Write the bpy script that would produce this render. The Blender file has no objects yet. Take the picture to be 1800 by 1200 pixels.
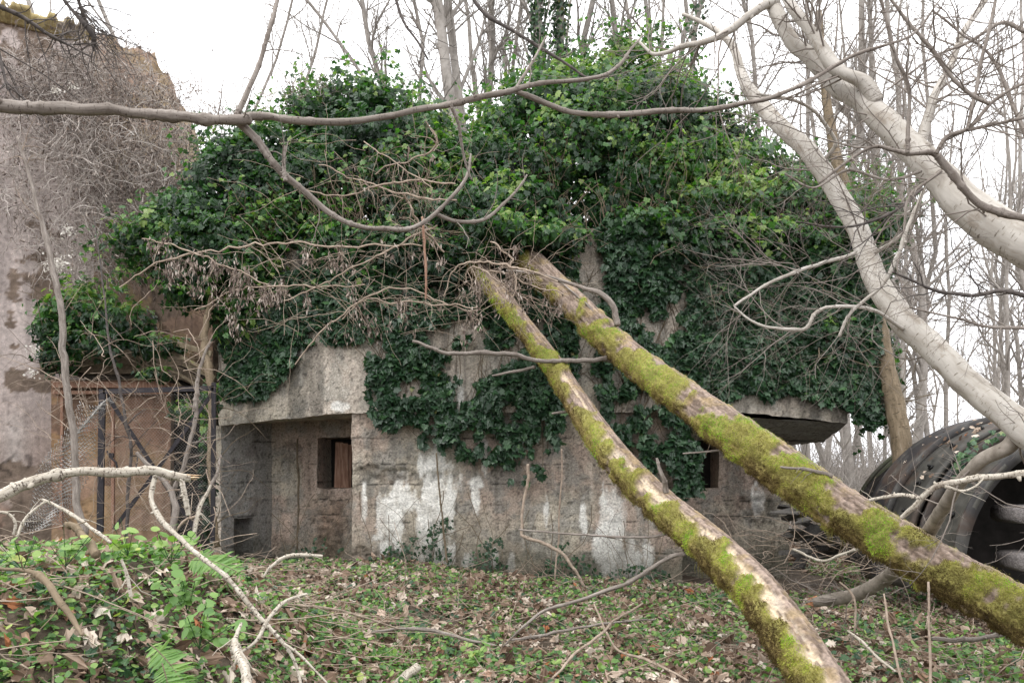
import bpy, math, numpy as np
from mathutils import Vector
R_ = math.radians
rng = np.random.default_rng(7)
SC = bpy.context.scene
COL = SC.collection
# ------------------------------------------------------------------ camera, sky, sun, exposure
EYE = 1.6; FP = 1400.0; HOR = 818.0            # eye height, focal length in px of the 1800 px photo, horizon row
cam = bpy.data.cameras.new('camera'); camo = bpy.data.objects.new('camera', cam); COL.objects.link(camo)
camo.location = (0, 0, EYE); camo.rotation_euler = (R_(90), 0, 0)
cam.sensor_width = 36; cam.lens = 36 * FP / 1800; cam.shift_y = (HOR - 600) / 1800
cam.clip_start = 0.05; cam.clip_end = 2000
SC.camera = camo
world = bpy.data.worlds.new('World'); SC.world = world; world.use_nodes = True
wt = world.node_tree; wt.nodes.clear()
SUN_EL, SUN_AZ = 55, -60
sky = wt.nodes.new('ShaderNodeTexSky'); sky.sky_type = 'NISHITA'; sky.sun_disc = False
sky.sun_elevation = R_(SUN_EL); sky.sun_rotation = R_(SUN_AZ)
hs = wt.nodes.new('ShaderNodeHueSaturation'); hs.inputs['Saturation'].default_value = 0.15
wt.links.new(sky.outputs[0], hs.inputs['Color'])
mx = wt.nodes.new('ShaderNodeMixRGB'); mx.inputs[0].default_value = 0.85      # the overcast layer over the sky
tc = wt.nodes.new('ShaderNodeTexCoord'); sp = wt.nodes.new('ShaderNodeSeparateXYZ')
wt.links.new(tc.outputs['Generated'], sp.inputs[0])
rp = wt.nodes.new('ShaderNodeValToRGB')
rp.color_ramp.elements[0].position = 0.0; rp.color_ramp.elements[0].color = (0.64, 0.64, 0.67, 1)
rp.color_ramp.elements[1].position = 0.9; rp.color_ramp.elements[1].color = (1, 1, 1.0, 1)
wt.links.new(sp.outputs['Z'], rp.inputs[0])
ml = wt.nodes.new('ShaderNodeVectorMath'); ml.operation = 'SCALE'; ml.inputs['Scale'].default_value = 18.5
wt.links.new(rp.outputs[0], ml.inputs[0])
wt.links.new(hs.outputs[0], mx.inputs[1]); wt.links.new(ml.outputs[0], mx.inputs[2])
bg = wt.nodes.new('ShaderNodeBackground'); bg.inputs['Strength'].default_value = 0.13
wo = wt.nodes.new('ShaderNodeOutputWorld')
wt.links.new(mx.outputs[0], bg.inputs[0]); wt.links.new(bg.outputs[0], wo.inputs[0])
sl = bpy.data.lights.new('sun', 'SUN'); sl.energy = 0.9; sl.angle = R_(25); sl.color = (1, .97, .92)
so = bpy.data.objects.new('sun', sl); COL.objects.link(so)
so.rotation_euler = (R_(90 - SUN_EL), 0, R_(SUN_AZ + 90)); so.location = (-8, -6, 20)
_d = Vector((math.cos(R_(SUN_EL)) * -.75, math.cos(R_(SUN_EL)) * -.66, math.sin(R_(SUN_EL))))
so.rotation_euler = _d.to_track_quat('Z', 'Y').to_euler()
sky.sun_rotation = math.atan2(_d.x, _d.y)
SC.view_settings.view_transform = 'Standard'; SC.view_settings.look = 'None'
SC.view_settings.exposure = 0.46; SC.view_settings.gamma = 1.0; SC.view_settings.use_curve_mapping = False
SC.render.engine = 'CYCLES'
SC.cycles.max_bounces = 6; SC.cycles.diffuse_bounces = 3; SC.cycles.glossy_bounces = 2
SC.cycles.transmission_bounces = 4; SC.cycles.use_denoising = True

# ------------------------------------------------------------------ helpers
A = np.asarray
def W(px, py, d):
    "a point at depth d (metres in front of the lens) that the photo shows at px, py"
    px, py, d = np.broadcast_arrays(A(px, float), A(py, float), A(d, float))
    return np.stack([(px - 900) / FP * d, d, EYE + (HOR - py) / FP * d], -1)
def toPx(V): return 900 + FP * V[..., 0] / V[..., 1], HOR - FP * (V[..., 2] - EYE) / V[..., 1]
def nrm(v): return v / np.maximum(np.linalg.norm(v, axis=-1, keepdims=True), 1e-9)
def sst(a, b, x): t = np.clip((x - a) / (b - a), 0, 1); return t * t * (3 - 2 * t)
def _h(i, j, k):
    n = (i * 374761393 + j * 668265263 + k * 2147483647 + 1274126177) & 0xFFFFFFFF
    n = ((n ^ (n >> 13)) * 1274126177) & 0xFFFFFFFF
    n = ((n ^ (n >> 16)) * 2246822519) & 0xFFFFFFFF
    return ((n ^ (n >> 15)) & 0xFFFFFF) / float(0xFFFFFF)
def vnoise(P):
    f = np.floor(P).astype(np.int64); t = P - f; t = t * t * (3 - 2 * t)
    i, j, k = f[..., 0], f[..., 1], f[..., 2]; a, b, c = t[..., 0], t[..., 1], t[..., 2]
    r = 0
    for di in (0, 1):
        for dj in (0, 1):
            for dk in (0, 1):
                r = r + _h(i + di, j + dj, k + dk) * (a if di else 1 - a) * (b if dj else 1 - b) * (c if dk else 1 - c)
    return r
def fbm(P, s=1., o=4, seed=0):
    P = A(P, float) * s + seed * 17.3; r = 0; a = .5; n = 0
    for _ in range(o): r = r + a * vnoise(P); n += a; a *= .55; P = P * 2.03 + 11.7
    return r / n
def noise2(x, y, s=1., o=3, seed=0): return fbm(np.stack([x, y, np.zeros_like(x) + .37], -1), s, o, seed)
def root_loc(p):
    while p is not None and p.parent is not None: p = p.parent
    return A(p.location) if p is not None else np.zeros(3)
def tag(o, label=None, cat=None, group=None, kind=None):
    if label: o['label'] = label
    if cat: o['category'] = cat
    if group: o['group'] = group
    if kind: o['kind'] = kind
    return o
def thing(name, label, cat, loc, group=None):
    o = bpy.data.objects.new(name, None); o.empty_display_size = .2; COL.objects.link(o)
    o.location = tuple(float(c) for c in loc); return tag(o, label, cat, group)
class MB:
    "collects vertices, faces and per-vertex attributes of ONE mesh"
    def __init__(s): s.flat = False; s.V = []; s.F = []; s.n = 0; s.at = {}
    def add(s, V, F, **at):
        V = A(V, float).reshape(-1, 3)
        for f in (F if isinstance(F, list) else [F]): s.F.append(A(f, np.int64) + s.n)
        s.V.append(V)
        for k, v in at.items(): s.at.setdefault(k, []).append((s.n, A(v, float)))
        s.n += len(V); return s
    def build(s, name, mat, parent=None, loc=None, smooth=True):
        V = np.concatenate(s.V); me = bpy.data.meshes.new(name)
        org = root_loc(parent) if parent is not None else (A(loc, float) if loc is not None else np.zeros(3))
        me.vertices.add(len(V)); me.vertices.foreach_set('co', (V - org).astype(np.float32).ravel())
        lv = np.concatenate([f.ravel() for f in s.F]); lt = np.concatenate([np.full(len(f), f.shape[1]) for f in s.F])
        ls = np.concatenate([[0], np.cumsum(lt)[:-1]])
        me.loops.add(len(lv)); me.loops.foreach_set('vertex_index', lv.astype(np.int32))
        me.polygons.add(len(lt)); me.polygons.foreach_set('loop_start', ls.astype(np.int32))
        me.polygons.foreach_set('use_smooth', np.full(len(lt), smooth and not s.flat))
        for k, lst in s.at.items():
            c = lst[0][1].ndim > 1
            arr = np.zeros((len(V), 4) if c else len(V)); 
            if c: arr[:, 3] = 1
            for st, v in lst:
                if c: arr[st:st + len(v), :3] = v[:, :3]
                else: arr[st:st + len(v)] = v
            a = me.attributes.new(k, 'FLOAT_COLOR' if c else 'FLOAT', 'POINT')
            a.data.foreach_set('color' if c else 'value', arr.astype(np.float32).ravel())
        me.materials.append(mat); me.update(calc_edges=True)
        o = bpy.data.objects.new(name, me); COL.objects.link(o)
        if parent is not None: o.parent = parent
        else: o.location = tuple(float(c) for c in org)
        return o
def copy_tree(o, parent=None):
    c = o.copy(); COL.objects.link(c)
    if parent is not None: c.parent = parent
    for ch in list(o.children): copy_tree(ch, c)
    return c
# ---- tubes
def spline(C, n):
    "Catmull-Rom through rows of C, n samples"
    C = A(C, float); K = len(C)
    if K == 2: t = np.linspace(0, 1, n)[:, None]; return C[0] * (1 - t) + C[1] * t
    E = np.vstack([2 * C[0] - C[1], C, 2 * C[-1] - C[-2]])
    u = np.linspace(0, K - 1, n); i = np.minimum(u.astype(int), K - 2); t = (u - i)[:, None]
    a, b, c, d = E[i], E[i + 1], E[i + 2], E[i + 3]
    return .5 * (2 * b + (c - a) * t + (2 * a - 5 * b + 4 * c - d) * t ** 2 + (3 * b - a - 3 * c + d) * t ** 3)
def tube_arrays(P, Rr, s=6):
    P = A(P, float); Rr = A(Rr, float)
    if P.ndim == 2: P = P[None]; Rr = Rr[None]
    N, K, _ = P.shape
    T = nrm(np.gradient(P, axis=1)); D = nrm(P[:, -1] - P[:, 0])
    ref = np.where(np.abs(D[:, 2:3]) < .8, A([[0, 0, 1.]]), A([[1., 0, 0]]))[:, None, :]
    U = nrm(np.cross(T, ref)); Vv = np.cross(T, U)
    a = np.linspace(0, 2 * np.pi, s, endpoint=False)
    X = P[:, :, None] + Rr[:, :, None, None] * (U[:, :, None] * np.cos(a)[:, None] + Vv[:, :, None] * np.sin(a)[:, None])
    idx = np.arange(N * K * s).reshape(N, K, s); q = np.roll(idx, -1, 2)
    F = np.stack([idx[:, :-1], q[:, :-1], q[:, 1:], idx[:, 1:]], -1).reshape(-1, 4)
    caps = np.concatenate([idx[:, 0, ::-1], idx[:, -1]])
    return X, F, caps, T
def add_tubes(mb, P, Rr, s=6, caps=False, **at):
    X, F, c, _ = tube_arrays(P, Rr, s)
    if s >= 8 and 'Col' not in at:
        P2 = A(P, float).reshape(-1, X.shape[1], 3); R2 = A(Rr, float).reshape(-1, X.shape[1]); uu = np.concatenate([np.zeros((len(P2), 1)), np.cumsum(np.linalg.norm(np.diff(P2, axis=1), axis=-1), 1)], 1)
        an = np.linspace(0, 2 * np.pi, s, endpoint=False); at = dict(at, TC=np.stack([uu[:, :, None] + 0 * an, R2[:, :, None] * np.cos(an), R2[:, :, None] * np.sin(an)], -1).reshape(-1, 3))
    mb.add(X, [F, c] if caps else F, **at); return mb
def kids(P, Rr, n, L, ang=(35, 65), K=6, wig=.22, up=0., rf=.55, rmax=1., tmin=.15, tmax=1., end=.3, bias=None):
    "n side shoots on each of the paths P"
    N, k, _ = P.shape; M = N * n
    p = np.repeat(P, n, 0); r = np.repeat(Rr, n, 0)
    t = rng.uniform(tmin, tmax, M) * (k - 1); i = np.minimum(t.astype(int), k - 2); f = (t - i)[:, None]
    ar = np.arange(M); a, b = p[ar, i], p[ar, i + 1]
    base = a * (1 - f) + b * f; T = nrm(b - a); rb = r[ar, i]
    q = rng.normal(size=(M, 3)); q = nrm(q - (q * T).sum(1, keepdims=True) * T)
    an = np.radians(rng.uniform(*ang, M))[:, None]; d = T * np.cos(an) + q * np.sin(an)
    if bias is not None: d = nrm(d + A(bias, float))
    ln = rng.uniform(*L, M) * (1 - .55 * t / (k - 1)); st = (ln / (K - 1))[:, None]
    out = [base]
    c = base
    for _ in range(K - 1):
        c = c + d * st; out.append(c); d = nrm(d + rng.normal(size=(M, 3)) * wig + A([0, 0, up]))
    r0 = np.minimum(rb * rf, rmax)
    R2 = r0[:, None] * np.linspace(1, end, K)[None]
    return np.stack(out, 1), R2
# ---- leaves
def ivy_template():
    h = A([(0, .05), (.2, -.1), (.47, .08), (.34, .3), (.45, .55), (.17, .64), (0, 1.)])
    return h
def small_template(): return A([(0, 0), (.3, .15), (.42, .5), (.25, .82), (0, 1.)])
def maple_template(): return A([(0, .1), (.22, -.02), (.42, .14), (.34, .28), (.52, .50), (.36, .55), (.28, .78), (.14, .74), (0, 1.)])
def add_leaves(mb, pos, nor, tip, size, tpl, fold=.18, curl=.25, rnd=None, crumple=0.):
    N = len(pos); h = tpl; m = len(h)
    x = np.concatenate([h[:, 0], -h[1:-1, 0]]); y = np.concatenate([h[:, 1], h[1:-1, 1]])
    nor = nrm(nor); tip = nrm(tip - (tip * nor).sum(1, keepdims=True) * nor); sd = np.cross(tip, nor)
    fo = rng.normal(fold, .12, N)[:, None]; cu = rng.normal(curl, .2, N)[:, None]
    z = -fo * np.abs(x)[None] * 1.2 - cu * (y ** 2)[None]
    if crumple: z = z + rng.normal(0, crumple, (N, len(x)))
    asp = rng.uniform(.85, 1.15, N)[:, None, None]
    V = pos[:, None] + size[:, None, None] * (sd[:, None] * (x - 0)[None, :, None] * asp + tip[:, None] * (y)[None, :, None] + nor[:, None] * z[:, :, None])
    nv = len(x); off = (np.arange(N) * nv)[:, None]
    right = np.arange(m); left = np.concatenate([[0], [m - 1], np.arange(m, nv)[::-1]])
    if rnd is None: rnd = rng.random(N)
    mb.add(V, [off + right[None], off + left[None]], rnd=np.repeat(rnd, nv)); return mb
def inpoly(x, y, poly):
    p = A(poly, float); r = np.zeros(len(x), bool); j = len(p) - 1
    for i in range(len(p)):
        c = ((p[i, 1] > y) != (p[j, 1] > y)) & (x < (p[j, 0] - p[i, 0]) * (y - p[i, 1]) / (p[j, 1] - p[i, 1] + 1e-9) + p[i, 0])
        r ^= c; j = i
    return r
def box(mb, c, sz, rot=0., tilt=0., bev=.0, roll=0.):
    "a box with chamfered long edges; c centre, sz full size"
    x, y, z = A(sz) / 2; b = min(bev, .45 * 2 * min(x, z)) if bev else 0
    if b: prof = [(x - b, -z), (x, -z + b), (x, z - b), (x - b, z), (-x + b, z), (-x, z - b), (-x, -z + b), (-x + b, -z)]
    else: prof = [(x, -z), (x, z), (-x, z), (-x, -z)]
    n = len(prof); V = A([(p[0], yy, p[1]) for yy in (-y, y) for p in prof], float)
    M = A(__import__('mathutils').Euler((tilt, roll, rot)).to_matrix())
    V = V @ M.T + A(c)
    F = [A([[i, (i + 1) % n, n + (i + 1) % n, n + i] for i in range(n)]), A([list(range(n))[::-1]]), A([list(range(n, 2 * n))])]
    mb.flat = True; mb.add(V, F)
def bar(mb, a, b, w, h=None):
    "a rectangular bar from a to b"
    a, b = A(a, float), A(b, float); h = h or w
    T = nrm(b - a); ref = A([0, 1., 0]) if abs(T[1]) < .9 else A([1., 0, 0])
    U = nrm(np.cross(T, ref)); Vv = np.cross(T, U)
    V = [p + U * su * w / 2 + Vv * sv * h / 2 for p in (a, b) for su, sv in ((-1, -1), (1, -1), (1, 1), (-1, 1))]
    mb.flat = True; mb.add(V, A([[0, 1, 5, 4], [1, 2, 6, 5], [2, 3, 7, 6], [3, 0, 4, 7], [3, 2, 1, 0], [4, 5, 6, 7]]))

# ------------------------------------------------------------------ materials
def newmat(name):
    m = bpy.data.materials.new(name); m.use_nodes = True; nt = m.node_tree
    return m, nt, nt.nodes['Principled BSDF']
def ramp(nt, stops, inp):
    r = nt.nodes.new('ShaderNodeValToRGB'); e = r.color_ramp.elements
    while len(e) < len(stops): e.new(.5)
    for i, (p, c) in enumerate(stops): e[i].position = p; e[i].color = (*c, 1)
    nt.links.new(inp, r.inputs[0]); return r.outputs[0]
def noise_node(nt, scale, detail=6, sc=(1, 1, 1), rough=.6):
    tc = nt.nodes.new('ShaderNodeTexCoord'); mp = nt.nodes.new('ShaderNodeMapping'); mp.inputs['Scale'].default_value = sc
    n = nt.nodes.new('ShaderNodeTexNoise'); n.inputs['Scale'].default_value = scale
    n.inputs['Detail'].default_value = detail; n.inputs['Roughness'].default_value = rough
    nt.links.new(tc.outputs['Object'], mp.inputs[0]); nt.links.new(mp.outputs[0], n.inputs['Vector']); return n.outputs['Fac']
def bump(nt, b, fac, strength, dist=.02):
    bn = nt.nodes.new('ShaderNodeBump'); bn.inputs['Strength'].default_value = strength; bn.inputs['Distance'].default_value = dist
    nt.links.new(fac, bn.inputs['Height']); nt.links.new(bn.outputs[0], b.inputs['Normal'])
def m_noise(name, stops, scale=6, rough=.85, bs=.4, bd=.01, sc=(1, 1, 1), spec=.3):
    m, nt, b = newmat(name); f = noise_node(nt, scale, 8, sc)
    nt.links.new(ramp(nt, stops, f), b.inputs['Base Color'])
    b.inputs['Roughness'].default_value = rough; b.inputs['Specular IOR Level'].default_value = spec
    bump(nt, b, noise_node(nt, scale * 4, 8, sc), bs, bd); return m
def m_bark(name, stops, len_sc=(5, 30, 30), mark=(90, 22, 22), markc=(.14, .12, .10), thr=(.60, .68), rough=.8, bs=.6, bd=.004):
    "bark that knows which way its stem runs: long figure, short cross marks, knots and lichen"
    m, nt, b = newmat(name); at = nt.nodes.new('ShaderNodeAttribute'); at.attribute_name = 'TC'
    def nz(sc, det=8, off=0.):
        mp = nt.nodes.new('ShaderNodeMapping'); mp.inputs['Scale'].default_value = sc; mp.inputs['Location'].default_value = (off,) * 3
        n = nt.nodes.new('ShaderNodeTexNoise'); n.inputs['Scale'].default_value = 1; n.inputs['Detail'].default_value = det; n.inputs['Roughness'].default_value = .65
        nt.links.new(at.outputs['Vector'], mp.inputs[0]); nt.links.new(mp.outputs[0], n.inputs['Vector']); return n.outputs['Fac']
    base = ramp(nt, stops, nz(len_sc)); mk = ramp(nt, [(thr[0], (0, 0, 0)), (thr[1], (1, 1, 1))], nz(mark, 3, 3.)); bl = ramp(nt, [(.56, (0, 0, 0)), (.66, (.75, .75, .75))], nz((4, 9, 9), 6, 9.))
    m1 = nt.nodes.new('ShaderNodeMixRGB'); nt.links.new(mk, m1.inputs[0]); nt.links.new(base, m1.inputs[1]); m1.inputs[2].default_value = (*markc, 1)
    m2 = nt.nodes.new('ShaderNodeMixRGB'); nt.links.new(bl, m2.inputs[0]); nt.links.new(m1.outputs[0], m2.inputs[1]); m2.inputs[2].default_value = (*[c * 1.7 for c in markc], 1)
    nt.links.new(m2.outputs[0], b.inputs['Base Color']); b.inputs['Roughness'].default_value = rough; b.inputs['Specular IOR Level'].default_value = .25
    bump(nt, b, nz((len_sc[0] * 5, len_sc[1] * 4, len_sc[2] * 4)), bs, bd); return m
def m_attr(name, vs=30, vamt=.35, rough=.9, bscale=60, bs=.5, bd=.01, spec=.25, sc=(1, 1, 1)):
    "vertex colours of the surface itself (stains, moss, plaster) with fine grain on top"
    m, nt, b = newmat(name)
    at = nt.nodes.new('ShaderNodeAttribute'); at.attribute_name = 'Col'
    f = noise_node(nt, vs, 8, sc); v = ramp(nt, [(.25, (1 - vamt,) * 3), (.75, (1 + vamt * .5,) * 3)], f)
    mu = nt.nodes.new('ShaderNodeMixRGB'); mu.blend_type = 'MULTIPLY'; mu.inputs[0].default_value = 1
    nt.links.new(at.outputs['Color'], mu.inputs[1]); nt.links.new(v, mu.inputs[2]); nt.links.new(mu.outputs[0], b.inputs['Base Color'])
    b.inputs['Roughness'].default_value = rough; b.inputs['Specular IOR Level'].default_value = spec
    bump(nt, b, noise_node(nt, bscale, 8, sc), bs, bd); return m
def m_leaf(name, stops, rough=.45, spec=.5, trans=.25, tcol=None):
    m, nt, b = newmat(name)
    at = nt.nodes.new('ShaderNodeAttribute'); at.attribute_name = 'rnd'
    c = ramp(nt, stops, at.outputs['Fac']); nt.links.new(c, b.inputs['Base Color'])
    b.inputs['Roughness'].default_value = rough; b.inputs['Specular IOR Level'].default_value = spec
    if trans:
        t = nt.nodes.new('ShaderNodeBsdfTranslucent'); ms = nt.nodes.new('ShaderNodeMixShader'); ms.inputs[0].default_value = trans
        g = nt.nodes.new('ShaderNodeMixRGB'); g.blend_type = 'MULTIPLY'; g.inputs[0].default_value = 1
        g.inputs[2].default_value = (*(tcol or (1.3, 1.7, .6)), 1); nt.links.new(c, g.inputs[1]); nt.links.new(g.outputs[0], t.inputs[0])
        nt.links.new(b.outputs[0], ms.inputs[1]); nt.links.new(t.outputs[0], ms.inputs[2])
        nt.links.new(ms.outputs[0], nt.nodes['Material Output'].inputs[0])
    return m
M_CONC = m_attr('concrete', 38, .6, .92, 55, 1.0, .02)
M_PLAS = m_attr('plaster', 14, .4, .92, 45, .8, .015)
M_LOG = m_attr('log_bark', 40, .55, .92, 70, .8, .01)
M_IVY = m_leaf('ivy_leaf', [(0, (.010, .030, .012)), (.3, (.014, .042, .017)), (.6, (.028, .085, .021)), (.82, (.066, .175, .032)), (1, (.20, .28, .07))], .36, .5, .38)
M_IVYW = m_leaf('wall_ivy_leaf', [(0, (.014, .036, .017)), (.4, (.024, .060, .028)), (.8, (.046, .105, .042)), (.95, (.085, .17, .05)), (1, (.22, .2, .08))], .38, .5, .22)
M_STEM = m_noise('ivy_stem', [(.3, (.10, .075, .05)), (.7, (.2, .16, .11))], 20)
M_GRN = m_leaf('ground_leaf', [(0, (.03, .08, .025)), (.3, (.08, .17, .05)), (.65, (.16, .28, .08)), (.9, (.28, .40, .12)), (1, (.46, .46, .14))], .5, .4, .3)
M_GIV = m_leaf('ground_ivy_leaf', [(0, (.016, .045, .022)), (.5, (.04, .09, .045)), (.9, (.09, .17, .07)), (1, (.2, .24, .1))], .45, .45, .15)
M_DEAD = m_leaf('dead_leaf', [(0, (.06, .04, .03)), (.25, (.15, .10, .07)), (.5, (.27, .19, .14)), (.72, (.42, .33, .26)), (.9, (.62, .54, .46)), (.95, (.66, .60, .52)), (1, (.32, .13, .06))], .8, .2, .1, (1, .9, .7))
M_DRY = m_leaf('dry_vine_leaf', [(0, (.08, .06, .05)), (.4, (.19, .15, .13)), (.8, (.36, .30, .26)), (1, (.55, .49, .44))], .9, .1, .1, (1, .9, .8))
M_DTWIG = m_noise('dry_stem', [(.3, (.20, .15, .115)), (.7, (.42, .34, .27))], 15, .9, .3)
M_BARK = m_bark('grey_bark', [(.30, (.10, .083, .07)), (.5, (.215, .185, .162)), (.7, (.34, .305, .275))], (7, 60, 60), (160, 60, 60), (.07, .055, .045), (.60, .66), bd=.003)
M_DARK = m_noise('dark_bark', [(.3, (.045, .04, .038)), (.7, (.14, .12, .11))], 18, .85, .5, .004)
M_PALE = m_bark('pale_bark', [(.30, (.24, .21, .18)), (.42, (.36, .33, .29)), (.55, (.44, .41, .37)), (.72, (.53, .50, .46))], (3, 14, 14), (60, 14, 14), (.15, .125, .10), (.60, .68))
M_BIRCH = m_bark('mottled_branch_bark', [(.3, (.16, .13, .10)), (.45, (.38, .34, .28)), (.7, (.56, .52, .45))], (12, 70, 70), (120, 60, 60), (.09, .07, .055), (.55, .62), bd=.004)
M_LIMB = m_noise('limb_bark', [(.3, (.15, .125, .10)), (.5, (.24, .21, .175)), (.7, (.34, .30, .26))], 14, .8, .5, .004)
M_BROWN = m_bark('brown_bark', [(.3, (.10, .075, .045)), (.6, (.22, .17, .115)), (.8, (.32, .28, .22))], (5, 24, 24), (50, 14, 14), (.07, .055, .035), (.58, .66), bd=.005)
M_FAR = m_noise('far_bark_flare', [(.3, (.20, .18, .16)), (.7, (.39, .36, .33))], 6, .9, .2)  # bark colour paled to stand in for sky flare over the trees
M_WOODC = m_noise('broken_wood', [(.3, (.45, .28, .16)), (.7, (.75, .6, .42))], 40, .85, .5, .003)
M_SPLIT = m_noise('fresh_split_wood', [(.3, (.35, .13, .06)), (.7, (.62, .34, .18))], 40, .85, .5, .003)
M_STEEL = m_attr('rusty_steel', 12, .35, .62, 50, .35, .006, .4)
M_IRON = m_noise('black_iron', [(.3, (.012, .011, .015)), (.7, (.04, .035, .04))], 12, .6, .3)
M_WIRE = m_noise('galvanised_wire', [(.3, (.26, .245, .23)), (.7, (.5, .49, .47))], 12, .55, .2)
M_VOID = m_noise('painted_dark_inside', [(.3, (.012, .011, .010)), (.7, (.03, .026, .024))], 5, .95, .3)  # near-black colour painted in for the unlit depth of the openings
M_PLANK = m_noise('weathered_board', [(.3, (.15, .075, .05)), (.5, (.26, .15, .105)), (.75, (.38, .26, .19))], 10, .85, .5, .003, (4, 4, .5))
M_OLDW = m_noise('rotten_board', [(.3, (.07, .055, .035)), (.5, (.17, .135, .09)), (.62, (.26, .22, .15)), (.75, (.20, .20, .06))], 9, .9, .6, .004)
M_MOSS = m_leaf('moss', [(0, (.10, .07, .032)), (.22, (.21, .17, .06)), (.45, (.34, .32, .09)), (.7, (.42, .46, .09)), (.88, (.34, .48, .06)), (1, (.24, .44, .04))], .95, .1, .3, (1.1, 1.2, .6))
M_GND = m_attr('soil', 20, .5, .95, 60, .8, .02)
M_FLUFF = m_leaf('seed_fluff', [(0, (.5, .47, .42)), (1, (.8, .77, .72))], .95, .1, .3, (1, 1, 1))

# ------------------------------------------------------------------ ground
def hgt(x, y):
    x = A(x, float); y = A(y, float)
    s = 1 - sst(-2.45, -1.0, x - .10 * (y - 3) + .25 * (noise2(x, y, 1.3, 3, 3) - .5))
    t = np.where(y < 4.3, .66 + .34 * sst(1.8, 4.3, y), 1 - .87 * sst(4.6, 8.2, y))
    m = 1.05 * s * t
    b = .12 * (noise2(x, y, .5, 3, 1) - .5) + .10 * (noise2(x, y, 2.2, 3, 2) - .5) * (1 - sst(18, 40, y))
    lift = .13 * sst(7, 10, y) * (1 - sst(11, 12.5, y)) * (1 - sst(-1, 2, x))
    return m + b + lift + .10 * m * (noise2(x, y, 3.1, 3, 5) - .5) * 2 - .12 * sst(1, 4, x) * sst(5, 9, y) * (1 - sst(14, 20, y))
def gpt(px, py):
    "the ground point the photo shows at px, py"
    d = np.full(np.shape(px), 2.0) + 0. * A(px); px = A(px, float); py = A(py, float)
    hit = np.zeros(d.shape, bool)
    for k in range(900):
        P = W(px, py, d); hit |= P[..., 2] <= hgt(P[..., 0], P[..., 1]); d = np.where(hit, d, d + .03)
    return W(px, py, d)
g = MB()
xs = np.concatenate([-np.geomspace(400, 9, 40), np.linspace(-8.8, 9, 300), np.geomspace(9.3, 400, 40)])
ys = np.concatenate([np.linspace(-60, .8, 12), np.linspace(1, 14, 240), np.geomspace(14.2, 900, 70)])
X, Y = np.meshgrid(xs, ys); Z = hgt(X, Y)
Z = Z - 0.0 * X
n1 = noise2(X, Y, 1.5, 4, 9)[..., None]
C = A([.055, .042, .030]) * (1 - n1) + A([.13, .10, .075]) * n1
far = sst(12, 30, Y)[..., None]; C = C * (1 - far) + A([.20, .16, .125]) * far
idx = np.arange(X.size).reshape(X.shape)
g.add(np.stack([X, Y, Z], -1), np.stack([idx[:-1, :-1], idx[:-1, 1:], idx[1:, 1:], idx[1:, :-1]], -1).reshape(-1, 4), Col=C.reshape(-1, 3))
tag(g.build('ground', M_GND), kind='structure')

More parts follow.
